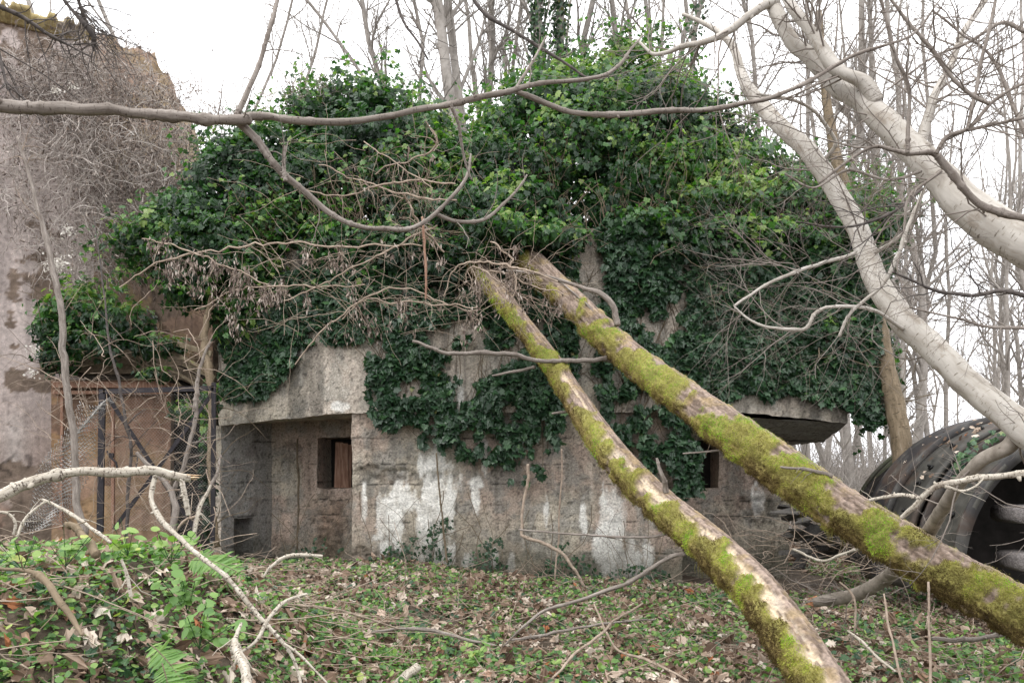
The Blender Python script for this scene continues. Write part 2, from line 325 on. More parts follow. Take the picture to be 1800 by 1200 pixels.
# ------------------------------------------------------------------ the bunker
def conc_col(V, base='front'):
    u, v = toPx(V); x, y, z = V[:, 0], V[:, 1], V[:, 2]
    n = fbm(V, 1.1, 4, 1); n2 = fbm(V * A([7, 7, .9]), 1, 4, 2); n3 = fbm(V, 5, 4, 3)
    tan = A([.50, .445, .36]); pink = A([.47, .365, .30]); grey = A([.31, .295, .265]); pale = A([.55, .51, .44])
    k = sst(.38, .62, n)[:, None]; c = tan * (1 - k) + pink * k
    k = (sst(.48, .66, n3) * .75)[:, None]; c = c * (1 - k) + grey * k
    k = (sst(.5, .72, n2) * .42)[:, None]; c = c * (1 - k) + A([.13, .12, .095]) * k
    if base == 'fascia':
        k = (.6 * sst(.3, .6, n))[:, None]; c = c * (1 - k) + pale * k
        c = c * (1 - .35 * sst(.52, .6, n2))[:, None]
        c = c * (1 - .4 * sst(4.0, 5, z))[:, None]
    if base == 'grey': 
        c = A([.36, .35, .33])[None] * (.6 + .8 * fbm(V, 1.5, 4, 6))[:, None]
        k = (sst(.58, .7, n3) * .5)[:, None]; c = c * (1 - k) + A([.24, .21, .2]) * k
    if base == 'recess':
        c = c * 1.35; k = sst(.3, .5, n)[:, None] * (np.exp(-((u - 578) / 26) ** 2) * sst(860, 900, v))[:, None]
        c = c * (1 - .6 * k) + A([.42, .25, .15]) * .6 * k
        k = (np.exp(-((u - 512) / 26) ** 2) * sst(840, 900, v) * sst(.4, .6, n3) * .6)[:, None]; c = c * (1 - k) + A([.42, .38, .32]) * k
        c = c * (1 - .5 * (1 - sst(1.75, 2.3, 4.05 - z)))[:, None] if False else c
    k = (sst(.50, .62, fbm(V * A([9, 9, .5]), 1, 3, 52)) * .22)[:, None]; c = c * (1 - k) + A([.50, .46, .39]) * k
    k = (sst(.52, .60, fbm(V * A([14, 14, .8]), 1, 3, 53)) * .2)[:, None]; c = c * (1 - k) + A([.12, .105, .085]) * k
    pit = sst(.63, .70, fbm(V, 28, 3, 54))[:, None]; c = c * (1 - .55 * pit)
    # white mineral runs
    if base in ('front', 'recess', 'fascia'):
        wn = noise2(u, v * .25, .07, 4, 4) - .5; wn2 = noise2(u, v * .6, .16, 3, 8) - .5
        m = np.zeros(len(u))
        for cx, cy, rx, ry in [(688, 905, 30, 62), (712, 880, 34, 26), (758, 935, 32, 88), (765, 860, 34, 62), (775, 815, 14, 40), (790, 870, 7, 60),
                               (760, 985, 38, 40), (853, 810, 7, 32), (836, 872, 8, 38), (838, 850, 14, 12), (822, 990, 11, 26), (740, 820, 8, 30),
                               (1078, 930, 28, 85), (1060, 900, 10, 40), (1095, 1000, 52, 55), (1120, 1030, 52, 35), (1025, 915, 6, 40), (1030, 930, 5, 30),
                               (1140, 985, 12, 30), (808, 690, 7, 34), (845, 755, 8, 50), (870, 720, 10, 20), (600, 714, 24, 9), (616, 860, 3, 60),
                               (730, 1000, 20, 15), (1075, 1010, 30, 45), (1060, 950, 22, 60), (700, 870, 30, 14), (770, 905, 20, 70), (900, 995, 8, 22), (960, 900, 5, 30), (870, 985, 7, 20), (1330, 880, 12, 30), (640, 880, 5, 40), (680, 960, 14, 20), (655, 1000, 6, 25)]:
            q = np.sqrt(((u - cx) / rx) ** 2 + ((v - cy) / ry) ** 2) + wn * 1.5 + wn2 * .9
            m = np.maximum(m, 1 - sst(.70, 1.08, q))
        m = m * (.7 + .3 * sst(.36, .5, n3)) * (.72 + .28 * sst(.36, .5, fbm(V * A([12, 12, 1.2]), 1, 3, 57)))
        if base == 'recess': m = m * 0
        c = c * (1 - m[:, None]) + A([.86, .84, .79]) * m[:, None]
    hx = ((np.floor((x + .31 + .46) / .92).astype(np.int64) * 73856093) ^ (np.searchsorted(A([.38, .82, 1.06, 1.34, 1.62, 1.98]), z) * 19349663)) % 97 / 97.0
    c = c * (1 - m[:, None] * .999) * (.84 + .30 * hx)[:, None] + c * m[:, None] * .999 if base in ('front', 'recess', 'fascia') else c
    # board joints cast into the face
    jz = np.min([np.abs(z + .004 * np.sin(x * 9) - q) for q in (.38, .82, 1.06, 1.34, 1.62, 1.98)], axis=0)
    jn = (1 - (m > .3) * .8 if base in ('front', 'recess', 'fascia') else 1) * sst(.45, .6, noise2(x, z, 1.6, 3, 12)); c = c * (1 - .78 * (1 - sst(.004, .012, jz)) * jn)[:, None]
    jx = np.abs(((x + .31) % .92) - .46); c = c * (1 - .35 * (1 - sst(.003, .009, jx)) * sst(.45, .6, noise2(x, z, 1.2, 3, 15)))[:, None]
    # damp green-black foot
    k = (.65 * (1 - sst(.1, .75, z + .5 * (fbm(V, 2.5, 3, 7) - .5))))[:, None]; c = c * (1 - k) + A([.07, .07, .045]) * k
    return c
def honey(V):
    u, v = toPx(V); q = (noise2(u, v, .06, 3, 21) - .5) * 1.1
    m = np.zeros(len(u))
    for cx, cy, rx, ry in [(582, 925, 32, 75), (690, 838, 55, 16), (760, 845, 20, 18), (640, 985, 22, 25), (515, 800, 22, 30), (650, 830, 25, 12), (1180, 900, 25, 60), (1330, 900, 40, 30)]:
        m = np.maximum(m, 1 - sst(.75, 1.05, np.sqrt(((u - cx) / rx) ** 2 + ((v - cy) / ry) ** 2) + q))
    return m
def wall_patch(mb, a, b, c, d, step=.022, hole=None, base='front', rough=1.):
    "a=bottom left, b=bottom right, c=top right, d=top left; hole=(s0,s1,t0,t1) left open"
    a, b, c, d = [A(q, float) for q in (a, b, c, d)]
    nu = max(2, int(np.linalg.norm(b - a) / step)); nv = max(2, int(np.linalg.norm(d - a) / step))
    s = np.linspace(0, 1, nu + 1); t = np.linspace(0, 1, nv + 1)
    if hole is not None:
        for h in hole[:2]: s[np.argmin(abs(s - h))] = h
        for h in hole[2:]: t[np.argmin(abs(t - h))] = h
    S, T = np.meshgrid(s, t); S1 = S[..., None]; T1 = T[..., None]
    V = (a * (1 - S1) + b * S1) * (1 - T1) + (d * (1 - S1) + c * S1) * T1
    n = nrm(np.cross(b - a, d - a))
    V = V.reshape(-1, 3); V = V + np.stack([(fbm(V, 4.5, 3, 35 + k) - .5) * .05 + (fbm(V, 19, 2, 38 + k) - .5) * .018 for k in range(3)], -1) * (1 if rough else .4); edge = np.minimum(np.minimum(S, 1 - S) * nu, np.minimum(T, 1 - T) * nv).ravel()
    e = np.clip(edge / 2, 0, 1)
    if hole is not None:
        inh = ((S >= hole[0] - 1e-6) & (S <= hole[1] + 1e-6) & (T >= hole[2] - 1e-6) & (T <= hole[3] + 1e-6)).ravel(); e = e * (1 - inh)
    hc = honey(V) if base != 'grey' else np.zeros(len(V))
    disp = (fbm(V, 3, 3, 31) - .5) * .02 + (fbm(V, 22, 3, 32) - .5) * .007
    disp = disp - hc * (.012 + (fbm(V, 14, 3, 33)) * .06)
    z = V[:, 2]; jz = np.min([np.abs(z - q) for q in (.38, .82, 1.34, 1.98)], axis=0); disp -= .004 * (1 - sst(.003, .014, jz))
    C = conc_col(V, base); C = C * (1 - .45 * hc[:, None] * sst(.35, .65, fbm(V, 14, 3, 33))[:, None])
    V = V + n * (disp * e * rough)[:, None]
    idx = np.arange(V.shape[0]).reshape(S.shape)
    F = np.stack([idx[:-1, :-1], idx[:-1, 1:], idx[1:, 1:], idx[1:, :-1]], -1).reshape(-1, 4)
    if hole is not None:
        sc = (s[:-1] + s[1:]) / 2; tcn = (t[:-1] + t[1:]) / 2; SS, TT = np.meshgrid(sc, tcn)
        F = F[~((SS > hole[0]) & (SS < hole[1]) & (TT > hole[2]) & (TT < hole[3])).ravel()]
    mb.add(V, F, Col=C)
def reveal(mb, a, b, c, d, hole, depth, n, base='recess', back=True):
    a, b, c, d = [A(q, float) for q in (a, b, c, d)]
    f = lambda s, t: (a * (1 - s) + b * s) * (1 - t) + (d * (1 - s) + c * s) * t
    p = [f(hole[0], hole[2]), f(hole[1], hole[2]), f(hole[1], hole[3]), f(hole[0], hole[3])]
    q = [x + A(n) * depth for x in p]
    wall_patch(mb, q[0], p[0], p[3], q[3], .03, base=base, rough=0)
    wall_patch(mb, p[1], q[1], q[2], p[2], .03, base=base, rough=0)
    wall_patch(mb, p[0], q[0], q[1], p[1], .03, base=base, rough=0)
    wall_patch(mb, p[3], p[2], q[2], q[3], .03, base=base, rough=0)
    return p, q
BK = thing('bunker', 'old concrete pillbox with stained walls and deep gun openings, its roof buried in ivy', 'bunker', (0, 12, 0))
ZB = -.35
def pt(px, d, z): return A([(px - 900) / FP * d, d, z])
A0 = pt(374, 11.9, 0); B0 = pt(388, 11.8, 0); C0 = pt(478, 12.75, 0)
E0 = A([-2.196, 12.45, 0]); F0 = A([-2.196, 10.93, 0]); G0 = A([2.379, 11.08, 0]); H0 = A([2.379, 12.2, 0]); I0 = pt(1387, 12.2, 0)
J0 = A([4.55, 18, 0]); K0 = A([-4.95, 18, 0])
def at(p, z): return A([p[0], p[1], z])
fw = MB(); wall_patch(fw, at(F0, ZB), at(G0, ZB), at(G0, 2.42), at(F0, 2.40))
wall_patch(fw, at(E0, ZB), at(F0, ZB), at(F0, 2.4), at(E0, 2.4), .05)          # flank of the front block
wall_patch(fw, at(G0, ZB), at(H0, ZB), at(H0, 2.4), at(G0, 2.4), .05)
fw.build('front_wall', M_CONC, BK)
ck = MB()                                                                      # left cheek wall with its low hatch
wid = np.linalg.norm(C0 - B0); hh = 2.3 - ZB
hole = (.24, .62, (.08 - ZB) / hh, (.80 - ZB) / hh)
cA, cB, cC, cD = at(B0, ZB), at(C0, ZB), at(C0, 2.3), at(B0, 2.3)
wall_patch(ck, cA, cB, cC, cD, .03, hole, 'grey')
nin = -nrm(np.cross(cB - cA, cD - cA))
p, q = reveal(ck, cA, cB, cC, cD, hole, .5, nin, 'grey')
wall_patch(ck, at(A0, ZB), at(B0, ZB), at(B0, 2.19), at(A0, 2.19), .03, base='fascia')
wall_patch(ck, at(K0, ZB), at(A0, ZB), at(A0, 4.6), at(K0, 4.6), .08)
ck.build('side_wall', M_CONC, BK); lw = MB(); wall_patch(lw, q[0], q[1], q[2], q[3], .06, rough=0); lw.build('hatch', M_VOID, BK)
rb = MB(); bA, bB, bC, bD = at(C0, ZB), at(E0, ZB), at(E0, 2.34), at(C0, 2.30)
sx = lambda px: (( (px - 900) / FP * 12.55) - C0[0]) / (E0[0] - C0[0])
tz = lambda py: (EYE + (HOR - py) / FP * 12.52 - ZB) / (2.33 - ZB)
h1 = (sx(556), sx(622), tz(857), tz(768))
wall_patch(rb, bA, bB, bC, bD, .022, h1, 'recess'); n1_ = -nrm(np.cross(bB - bA, bD - bA))
p, q = reveal(rb, bA, bB, bC, bD, h1, .55, n1_)
rb.build('recess_wall', M_CONC, BK)
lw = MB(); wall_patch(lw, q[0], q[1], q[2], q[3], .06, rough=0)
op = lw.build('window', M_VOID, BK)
for (x0, x1, dd, z1, ti) in [(589, 602, 12.60, 777, .03), (598, 612, 12.58, 779, -.015), (611, 618, 12.62, 781, .02)]:
    b = MB(); c = W((x0 + x1) / 2, (z1 + 857) / 2, dd); w_ = (x1 - x0) / FP * dd; hgt_ = (857 - z1) / FP * dd
    box(b, c, (w_, .03, hgt_), 0.1, 0, .004, ti); b.build('board', M_PLANK, op)
rr = MB(); rA, rB, rC, rD = at(H0, ZB), at(I0, ZB), at(I0, 2.0), at(H0, 2.0)
sx2 = lambda px: (((px - 900) / FP * 12.2) - H0[0]) / (I0[0] - H0[0]); tz2 = lambda py: (EYE + (HOR - py) / FP * 12.2 - ZB) / (2.0 - ZB)
h2 = (sx2(1215), sx2(1263), tz2(858), tz2(772))
wall_patch(rr, rA, rB, rC, rD, .022, h2); p, q = reveal(rr, rA, rB, rC, rD, h2, .5, A([0, 1, 0]))
wall_patch(rr, at(I0, ZB), at(J0, ZB), at(J0, 2.2), at(I0, 2.2), .06); rr.build('recess_wall', M_CONC, BK)
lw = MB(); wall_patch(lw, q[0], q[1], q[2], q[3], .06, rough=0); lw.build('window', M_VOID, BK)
# the thick slab above, one mesh
L0 = pt(385, 11.75, 0); M0 = A([-2.21, 10.88, 0]); N0 = pt(1200, 10.98, 0); N1 = pt(1310, 10.98, 0); O0 = pt(1490, 11.0, 0)
zt = 4.85; up = MB()
wall_patch(up, at(L0, 2.19), at(M0, 2.318), at(M0, zt), at(L0, zt), .025, base='fascia')
wall_patch(up, at(M0, 2.318), at(N1, 2.335), at(N1, zt), at(M0, zt), .03, base='fascia')
wall_patch(up, at(N1, 2.335), at(O0, 2.18), at(O0, zt), at(N1, zt), .025, base='fascia')
Ob = A([4.77, 12.2, 0]); Oc = A([5.0, 18, 0])
wall_patch(up, at(O0, 2.18), at(Ob, 1.96), at(Ob, zt), at(O0, zt), .04, base='fascia'); wall_patch(up, at(Ob, 1.96), at(Oc, 1.96), at(Oc, zt), at(Ob, zt), .08, base='fascia')
wall_patch(up, at(K0, 2.3), at(L0, 2.19), at(L0, zt), at(K0, zt), .08, base='fascia')
wall_patch(up, at(C0, 2.295), at(E0, 2.335), at(M0, 2.318), at(L0, 2.19), .03, base='recess')          # soffits
wall_patch(up, at(H0, 1.985), at(Ob, 1.96), at(O0, 2.18), at(N0, 2.33), .03, base='grey')
wall_patch(up, at(L0, zt), at(O0, zt), at(Oc, zt), at(K0, zt), .15, base='grey')
wall_patch(up, at(Oc, ZB), at(K0, ZB), at(K0, zt), at(Oc, zt), .2, base='grey')
wall_patch(up, at(I0, 1.97), at(J0, 1.97), at(Oc, 1.965), at(Ob, 1.965), .1, base='grey')
up.build('roof_slab', M_CONC, BK)

# ------------------------------------------------------------------ the ruined house on the left
RU = thing('ruined_house', 'tall roofless ruin of pink plaster with a broken gable behind the dead vines', 'ruin', (-9, 14, 0))
def ruin_col(V, kind):
    n = fbm(V, .7, 4, 41); n2 = fbm(V * A([2, 2, .4]), 1.2, 4, 42); n3 = fbm(V, 4, 4, 43); z = V[:, 2]
    pk = A([.68, .585, .55]); br = A([.33, .225, .175]); tn = A([.54, .43, .34]); gy = A([.24, .20, .185])
    if kind == 'pink':
        k = (1 - sst(.3, 3.4, z + 2.0 * (n - .5)))[:, None]; c = pk * (1 - k) + br * k
        u, v = toPx(V); w = (np.exp(-((u - 25) / 22) ** 2) * sst(700, 760, v) * (1 - sst(880, 900, v)) * .5)[:, None]; c = c * (1 - w) + A([.6, .56, .53]) * w
    else:
        k = sst(.4, .6, n)[:, None]; c = tn * (1 - k) + A([.42, .29, .22]) * k
        k = (sst(.5, .6, n3) * .5)[:, None]; c = c * (1 - k) + A([.42, .33, .16]) * k
    k = (sst(.52, .7, n2) * .35)[:, None]; c = c * (1 - k) + gy * k
    c = c * (1 - .35 * sst(.6, .75, n3) * sst(5, 8, z))[:, None]
    lost = sst(.605, .62, fbm(V, 1.3, 5, 47) + .10 * (fbm(V, 9, 3, 48) - .5) + .04 * sst(4, 8, z))                  # render fallen off, rubble stone behind
    st = A([.25, .19, .15]) * (.5 + fbm(V * A([1, 1, 2.2]), 5, 3, 49))[:, None]; c = c * (1 - lost[:, None]) + st * lost[:, None]
    cr = 1 - sst(.004, .012, np.abs(fbm(V * A([1, 1, .6]), 1.1, 4, 55) - .5)); c = c * (1 - .6 * cr * sst(.4, .5, n))[:, None]
    run = sst(.54, .62, fbm(V * A([6, 6, .35]), 1.2, 4, 56)); c = c * (1 - .2 * run)[:, None]
    c = c * (.86 + .28 * fbm(V, 16, 3, 58))[:, None]
    return c * A([.66, .56, .50]) if kind == 'shed' else c
def ruin_face(mb, a, b, top, kind, step=.06, th=.45, nrmv=None):
    "upright face from a to b whose top edge follows the function top(s)"
    nu = int(np.linalg.norm(b - a) / step); s = np.linspace(0, 1, nu + 1); tp = top(s); nv = 280; t = np.linspace(0, 1, nv + 1)
    S, T = np.meshgrid(s, t); P = a * (1 - S[..., None]) + b * S[..., None]; Zt = np.interp(S.ravel(), s, tp).reshape(S.shape)
    P = np.stack([P[..., 0], P[..., 1], -.3 + (Zt + .3) * T], -1).reshape(-1, 3)
    n = nrm(np.cross(b - a, A([0, 0, 1.]))); n = n if n[1] < 0 else -n
    Q = P + n * ((fbm(P, 1.5, 4, 44) - .5) * .08)[:, None]
    idx = np.arange(len(Q)).reshape(S.shape); F = np.stack([idx[:-1, :-1], idx[:-1, 1:], idx[1:, 1:], idx[1:, :-1]], -1).reshape(-1, 4)
    mb.add(Q, F, Col=ruin_col(P, kind))
    B = Q - n * th; mb.add(B, F[:, ::-1], Col=ruin_col(P, kind))
    for row, rev in ((idx[-1], False), (idx[:, -1], True), (idx[:, 0], False)):
        m = len(row); V = np.concatenate([Q[row], B[row]]); j = np.arange(m - 1)
        mb.add(V, np.stack([j, j + 1, m + j + 1, m + j], -1), Col=ruin_col(V, 'tan') * .8)
r1a = pt(-420, 11.2, 0); r1b = pt(165, 13.5, 0); r2b = pt(402, 15.6, 0)
zp = lambda py, d: EYE + (HOR - py) / FP * d
m1 = MB(); ruin_face(m1, r1a, r1b, lambda s: zp(72, 13.5) + .2 * (noise2(s * 9, s * 0, 1, 3, 1) - .5), 'pink', .035); m1.build('front_wall', M_PLAS, RU)
def top2(s):
    P = r1b[None] * (1 - s[:, None]) + r2b[None] * s[:, None]; u = 900 + FP * P[:, 0] / P[:, 1]
    y = np.interp(u, [165, 200, 204, 207, 240, 273, 276, 298, 322, 345, 358, 366, 400], [58, 62, 70, 84, 86, 96, 118, 132, 190, 226, 300, 420, 470])
    return EYE + (HOR - y) / FP * P[:, 1] + .30 * (noise2(s * 40, s * 0, 1, 3, 5) - .5)
m2 = MB(); ruin_face(m2, r1b, r2b, top2, 'tan', .04); m2.build('gable_wall', M_PLAS, RU)
co = MB(); dr = nrm(r1b - r1a); nn = A([dr[1], -dr[0], 0]); ns = 160; tS = np.linspace(0, 1, ns)
prof = [(0, 0), (.10, 0), (.12, .05), (.22, .06), (.24, .15), (.30, .17), (.31, .24), (.1, .30), (0, .30)]; npf = len(prof)
Lc = r1a[None] * (1 - tS[:, None]) + r1b[None] * tS[:, None]; chip = .35 + .65 * sst(.36, .5, noise2(tS * 30, tS * 0, 1, 3, 61)); chip[-9:] *= .8
Vc = np.stack([at3 for at3 in [Lc + nn * (o * chip)[:, None] + A([0, 0, 1]) * (zp(82, 13.5) + h * (.8 + .2 * chip))[:, None] for o, h in prof]], 1).reshape(-1, 3); Vc += (fbm(Vc, 6, 3, 62)[:, None] - .5) * .06
ix = np.arange(ns * npf).reshape(ns, npf); qx = np.roll(ix, -1, 1)
kc = sst(.45, .55, fbm(Vc, 2.5, 3, 63))[:, None]; co.add(Vc, [np.stack([ix[:-1], qx[:-1], qx[1:], ix[1:]], -1).reshape(-1, 4), ix[-1][None]], Col=A([.27, .235, .21]) * (1 - kc) + A([.42, .34, .17]) * kc)
co.build('cornice', M_PLAS, RU)
# ------------------------------------------------------------------ the shed between ruin and bunker
SH = thing('shed', 'low collapsed brick and plaster shed with a sagging ivy covered roof behind the iron gate', 'shed', (-5.6, 13, 0))
s1 = pt(90, 12.2, 0); s2 = pt(300, 12.4, 0); s3 = pt(380, 14.2, 0)
sw = MB(); ruin_face(sw, s1, s2, lambda s: np.full(len(s), zp(668, 12.3)), 'shed', .05, .2); 
sw.build('wall', M_PLAS, SH)
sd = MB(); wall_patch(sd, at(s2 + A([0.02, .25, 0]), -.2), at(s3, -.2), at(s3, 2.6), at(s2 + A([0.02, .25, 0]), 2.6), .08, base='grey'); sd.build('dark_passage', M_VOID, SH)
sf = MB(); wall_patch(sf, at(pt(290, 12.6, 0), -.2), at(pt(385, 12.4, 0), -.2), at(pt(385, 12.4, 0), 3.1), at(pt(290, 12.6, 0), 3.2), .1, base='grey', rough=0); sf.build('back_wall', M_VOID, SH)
li = MB(); bar(li, W(95, 676, 12.1), W(345, 676, 12.25), .10, .12); bar(li, W(95, 690, 12.14), W(300, 690, 12.3), .05, .12); li.build('lintel_beam', M_PLANK, SH)
dv = MB(); bar(dv, W(199, 690, 12.16), W(199, 930, 12.16), .04, .05); bar(dv, W(110, 690, 12.16), W(108, 930, 12.16), .04, .05); dv.build('door_frame', M_PLANK, SH)
rf = MB(); nx, ny = 60, 30
S, T = np.meshgrid(np.linspace(0, 1, nx), np.linspace(0, 1, ny))
ux = 70 + S * 315; top = np.interp(ux, [70, 110, 170, 240, 300, 340, 385], [560, 520, 505, 560, 600, 640, 665]); bot = np.interp(ux, [70, 150, 250, 320, 385], [650, 655, 655, 668, 690])
P = W(ux, bot * (1 - T) + top * T, 12.0 + 1.2 * T); P[..., 2] += .12 * (fbm(P, 3, 3, 50) - .5)
idx = np.arange(P[..., 0].size).reshape(S.shape); Fq = np.stack([idx[:-1, :-1], idx[:-1, 1:], idx[1:, 1:], idx[1:, :-1]], -1).reshape(-1, 4)
Pf = P.reshape(-1, 3); rf.add(Pf, Fq, Col=A([.12, .09, .06]) * (.6 + fbm(Pf, 5, 3, 51)[:, None])); rf.add(Pf - A([0, 0, .08]), Fq[:, ::-1], Col=np.tile(A([[.05, .04, .03]]), (len(Pf), 1)))
rf.build('roof', M_GND, SH)
for i, (x0, y0, x1, y1, w_) in enumerate([(312, 604, 372, 622, .16), (300, 618, 368, 652, .10), (322, 640, 378, 664, .12), (285, 640, 345, 675, .07), (296, 655, 318, 678, .05)]):
    b = MB(); bar(b, W(x0, y0, 11.7 + .05 * i), W(x1, y1, 11.5 + .08 * i), w_ * .5, .03); b.build('roof_board', M_OLDW, SH)

# ------------------------------------------------------------------ iron gate with wire mesh
GT = thing('iron_gate', 'black iron gate with a crossed brace and wire mesh, left of the bunker', 'gate', W(178, 925, 9.6))
GD = 9.6
def gbar(name, pts, w=.05):
    b = MB()
    for a, c in zip(pts[:-1], pts[1:]): bar(b, W(*a, GD), W(*c, GD), w, .03)
    return b.build(name, M_IRON, GT)
gbar('post', [(180, 684), (176, 935)], .075); gbar('post', [(376, 672), (374, 950)], .05)
gbar('rail', [(182, 688), (376, 682)], .06)
b = MB(); bar(b, W(186, 692, GD + .04), W(345, 935, GD + .04), .045, .015); b.build('brace', M_IRON, GT)
b = MB(); bar(b, W(374, 690, GD + .07), W(200, 930, GD + .07), .045, .015); b.build('brace', M_IRON, GT)
def chain(mb, f, nu, nv, r):
    "chain-link net: zigzag wires woven over the surface f(s,t)"
    for i in range(nu):
        t = np.linspace(0, 1, nv * 2 + 1); z = np.where(np.arange(len(t)) % 2, 1., 0.)
        for sgn in (0,):
            s = (i + z * 1.0) / nu
            P = f(s, t); add_tubes(mb, P[None], np.full((1, len(t)), r), 3)
mb = MB(); chain(mb, lambda s, t: W(186 + s * 186, 692 + t * 240, GD + .1), 34, 38, .0022); mb.build('wire_mesh', M_WIRE, GT)
b = MB(); box(b, W(196, 800, GD - .02), (.05, .03, .06), 0, 0, .01); pth = W([188, 192, 199, 204, 206, 205], [792, 800, 808, 812, 822, 832], GD - .04); add_tubes(b, pth[None], np.full((1, 6), .012), 6, True); b.build('padlock_and_chain', M_IRON, GT)
fl = MB()
def loose(s, t):
    x = 172 - 95 * t ** .8 + (s - .5) * (95 - 30 * (1 - t)) + 8 * np.sin(t * 9 + s * 3); y = 705 + 225 * t + 8 * np.sin(s * 6)
    return W(x, y, 9.2 - .5 * t - .45 * np.sin(np.pi * s) + .1 * np.sin(t * 14 + s * 5))
chain(fl, loose, 15, 30, .0052)
tag(fl.build('chain_link_fence', M_WIRE, None, W(110, 925, 8.8)), 'loose roll of grey chain link netting sagging beside the iron gate post', 'fence netting')

# ------------------------------------------------------------------ fallen mossy logs
def mosslog(name, label, ctrl, rings, sides, mode, tufts, seed):
    C = A(ctrl, float); P = W(C[:, 0], C[:, 1], C[:, 3]); Rr = C[:, 2] / 2 / FP * C[:, 3] * (.76 if mode == 'big' else .80)
    Q = spline(np.column_stack([P, Rr]), rings); P, Rr = Q[:, :3], Q[:, 3]
    root = thing(name, label, 'fallen log', P[-1])
    X, F, caps, T = tube_arrays(P, Rr, sides); X = X[0]; T = T[0]
    cen = P[:, None]; N = nrm(X - cen)
    view = nrm(A([0, 0, EYE])[None] - P); side = nrm(np.cross(T, view))              # across the log as seen
    side = np.where(side[:, 2:3] < 0, -side, side)
    up_ = (N * side[:, None]).sum(-1); fr = (N * view[:, None]).sum(-1)
    tt = np.linspace(0, 1, rings)[:, None] + 0 * up_
    pn = X.reshape(-1, 3)
    n1 = fbm(pn, 3.2, 4, seed).reshape(up_.shape); n2 = fbm(pn, 9, 3, seed + 1).reshape(up_.shape); n3 = fbm(pn, 45, 2, seed + 2).reshape(up_.shape)
    if mode == 'big':
        m = n1 * 1.25 + .012 + .55 * (n2 - .5) + .08 * sst(.12, .55, tt) - .20 * np.clip(up_, -.3, 1) * (1 - .8 * sst(.5, .95, tt)) - .10 * sst(.75, 1, -up_) - .10 * (1 - sst(.1, .25, tt))
        moss = sst(.44, .54, m); bare = np.zeros_like(m)
        moss = moss * (1 - (sst(.72, .93, up_) * (1 - sst(.93, 1.2, up_))) * sst(.2, .45, n2) * .8)
    else:
        m = n1 * 1.0 + .38 * (n2 - .5) - .34 * np.clip(up_, -.5, 1) + .035 + .08 * sst(.2, .35, tt) * (1 - sst(.42, .48, tt))
        moss = sst(.44, .53, m)
        bn = fbm(np.stack([np.cos(np.linspace(0, 2 * np.pi, sides, endpoint=False))[None] * 1.2 + 0 * up_, np.sin(np.linspace(0, 2 * np.pi, sides, endpoint=False))[None] * 1.2 + 0 * up_, tt * 9], -1).reshape(-1, 3), 1.6, 4, 77).reshape(up_.shape)
        thr = np.interp(tt, [0, .3, .42, .6, .7, 1], [.9, .62, .56, .54, .40, .30])
        bare = sst(-.45, -.2, up_ + .5 * (n2 - .5)) * (1 - sst(.35, .6, up_ + .6 * (n2 - .5))) * sst(thr, thr + .03, bn)
        bare = bare * (1 - moss)
    # plates of bark run along the log
    ang = np.linspace(0, 2 * np.pi, sides, endpoint=False)[None] + 0 * up_
    bp = np.stack([np.cos(ang) * 2.2, np.sin(ang) * 2.2, tt * (14 if mode == 'big' else 12)], -1).reshape(-1, 3)
    bark = fbm(bp, 2.3, 4, seed + 3).reshape(up_.shape); crack = np.abs(bark - .5) * 2
    disp = (1 - bare) * (.012 * sst(0, .22, crack) + .008 * n3 + .008) + moss * (.004 + .075 * np.clip(n2 - .28, 0, 1) + .016 * n3)
    X = X + N * disp[..., None] * (.6 + .4 * Rr[:, None, None] / Rr.max())
    bk = A([.33, .255, .21]); bd = A([.15, .11, .085]); k = sst(.02, .28, crack)[..., None]
    c = bd * (1 - k) + bk * k; k = (sst(.5, .7, n2) * .6)[..., None]; c = c * (1 - k) + A([.34, .25, .13]) * k
    c = c * (.8 + .5 * n3)[..., None]
    woodc = A([.62, .50, .36]) * (.75 + .5 * fbm(bp * A([3, 3, .5]), 3, 3, seed + 5).reshape(up_.shape))[..., None]
    stain = sst(.55, .7, fbm(bp, 1.7, 3, seed + 8).reshape(up_.shape))[..., None] * .6
    woodc = woodc * (1 - stain) + A([.30, .27, .25]) * stain
    c = c * (1 - bare[..., None]) + woodc * bare[..., None]
    mc = A([.25, .23, .07]) * (.7 + .8 * n2)[..., None]; brn = sst(.2, .9, -up_)[..., None] * .6
    mc = mc * (1 - brn) + A([.25, .16, .07]) * brn
    c = c * (1 - moss[..., None]) + mc * moss[..., None]
    mb = MB(); mb.add(X, [F, caps], Col=c.reshape(-1, 3)); mb.build('bark', M_LOG, root)
    # moss as thousands of short tufts
    w = (moss * Rr[:, None] * fr.clip(-.2, 1).__add__(.35)).clip(0).ravel(); w = w / w.sum()
    pick = rng.choice(len(w), tufts, p=w); base = X.reshape(-1, 3)[pick] + rng.normal(0, .006, (tufts, 3)); nb = N.reshape(-1, 3)[pick]
    low = sst(.1, .9, -up_.ravel()[pick])
    d = nrm(nb + rng.normal(0, .55, (tufts, 3)) + A([0, 0, -.15]) - low[:, None] * A([0, 0, 1.1]) * rng.random((tufts, 1)))
    L = rng.uniform(.005, .013, tufts) * (1 + 1.6 * low * rng.random(tufts) ** 3) * (.6 + .9 * n2.ravel()[pick]) * (.35 + .65 * moss.ravel()[pick])
    sdv = nrm(np.cross(d, rng.normal(size=(tufts, 3)))) * (rng.uniform(.0016, .0034, tufts))[:, None]
    V = np.stack([base - sdv, base + sdv, base + d * L[:, None] * .6 + sdv * .8, base + d * L[:, None] * 1.0], 1)
    big = fbm(base, 4.2, 2, seed + 9); md = fbm(base, 16, 2, seed + 19); rn = np.clip(.52 + 2.4 * (big - .5) + 1.1 * (md - .5) + rng.normal(0, .10, tufts) - .42 * low, 0, 1)
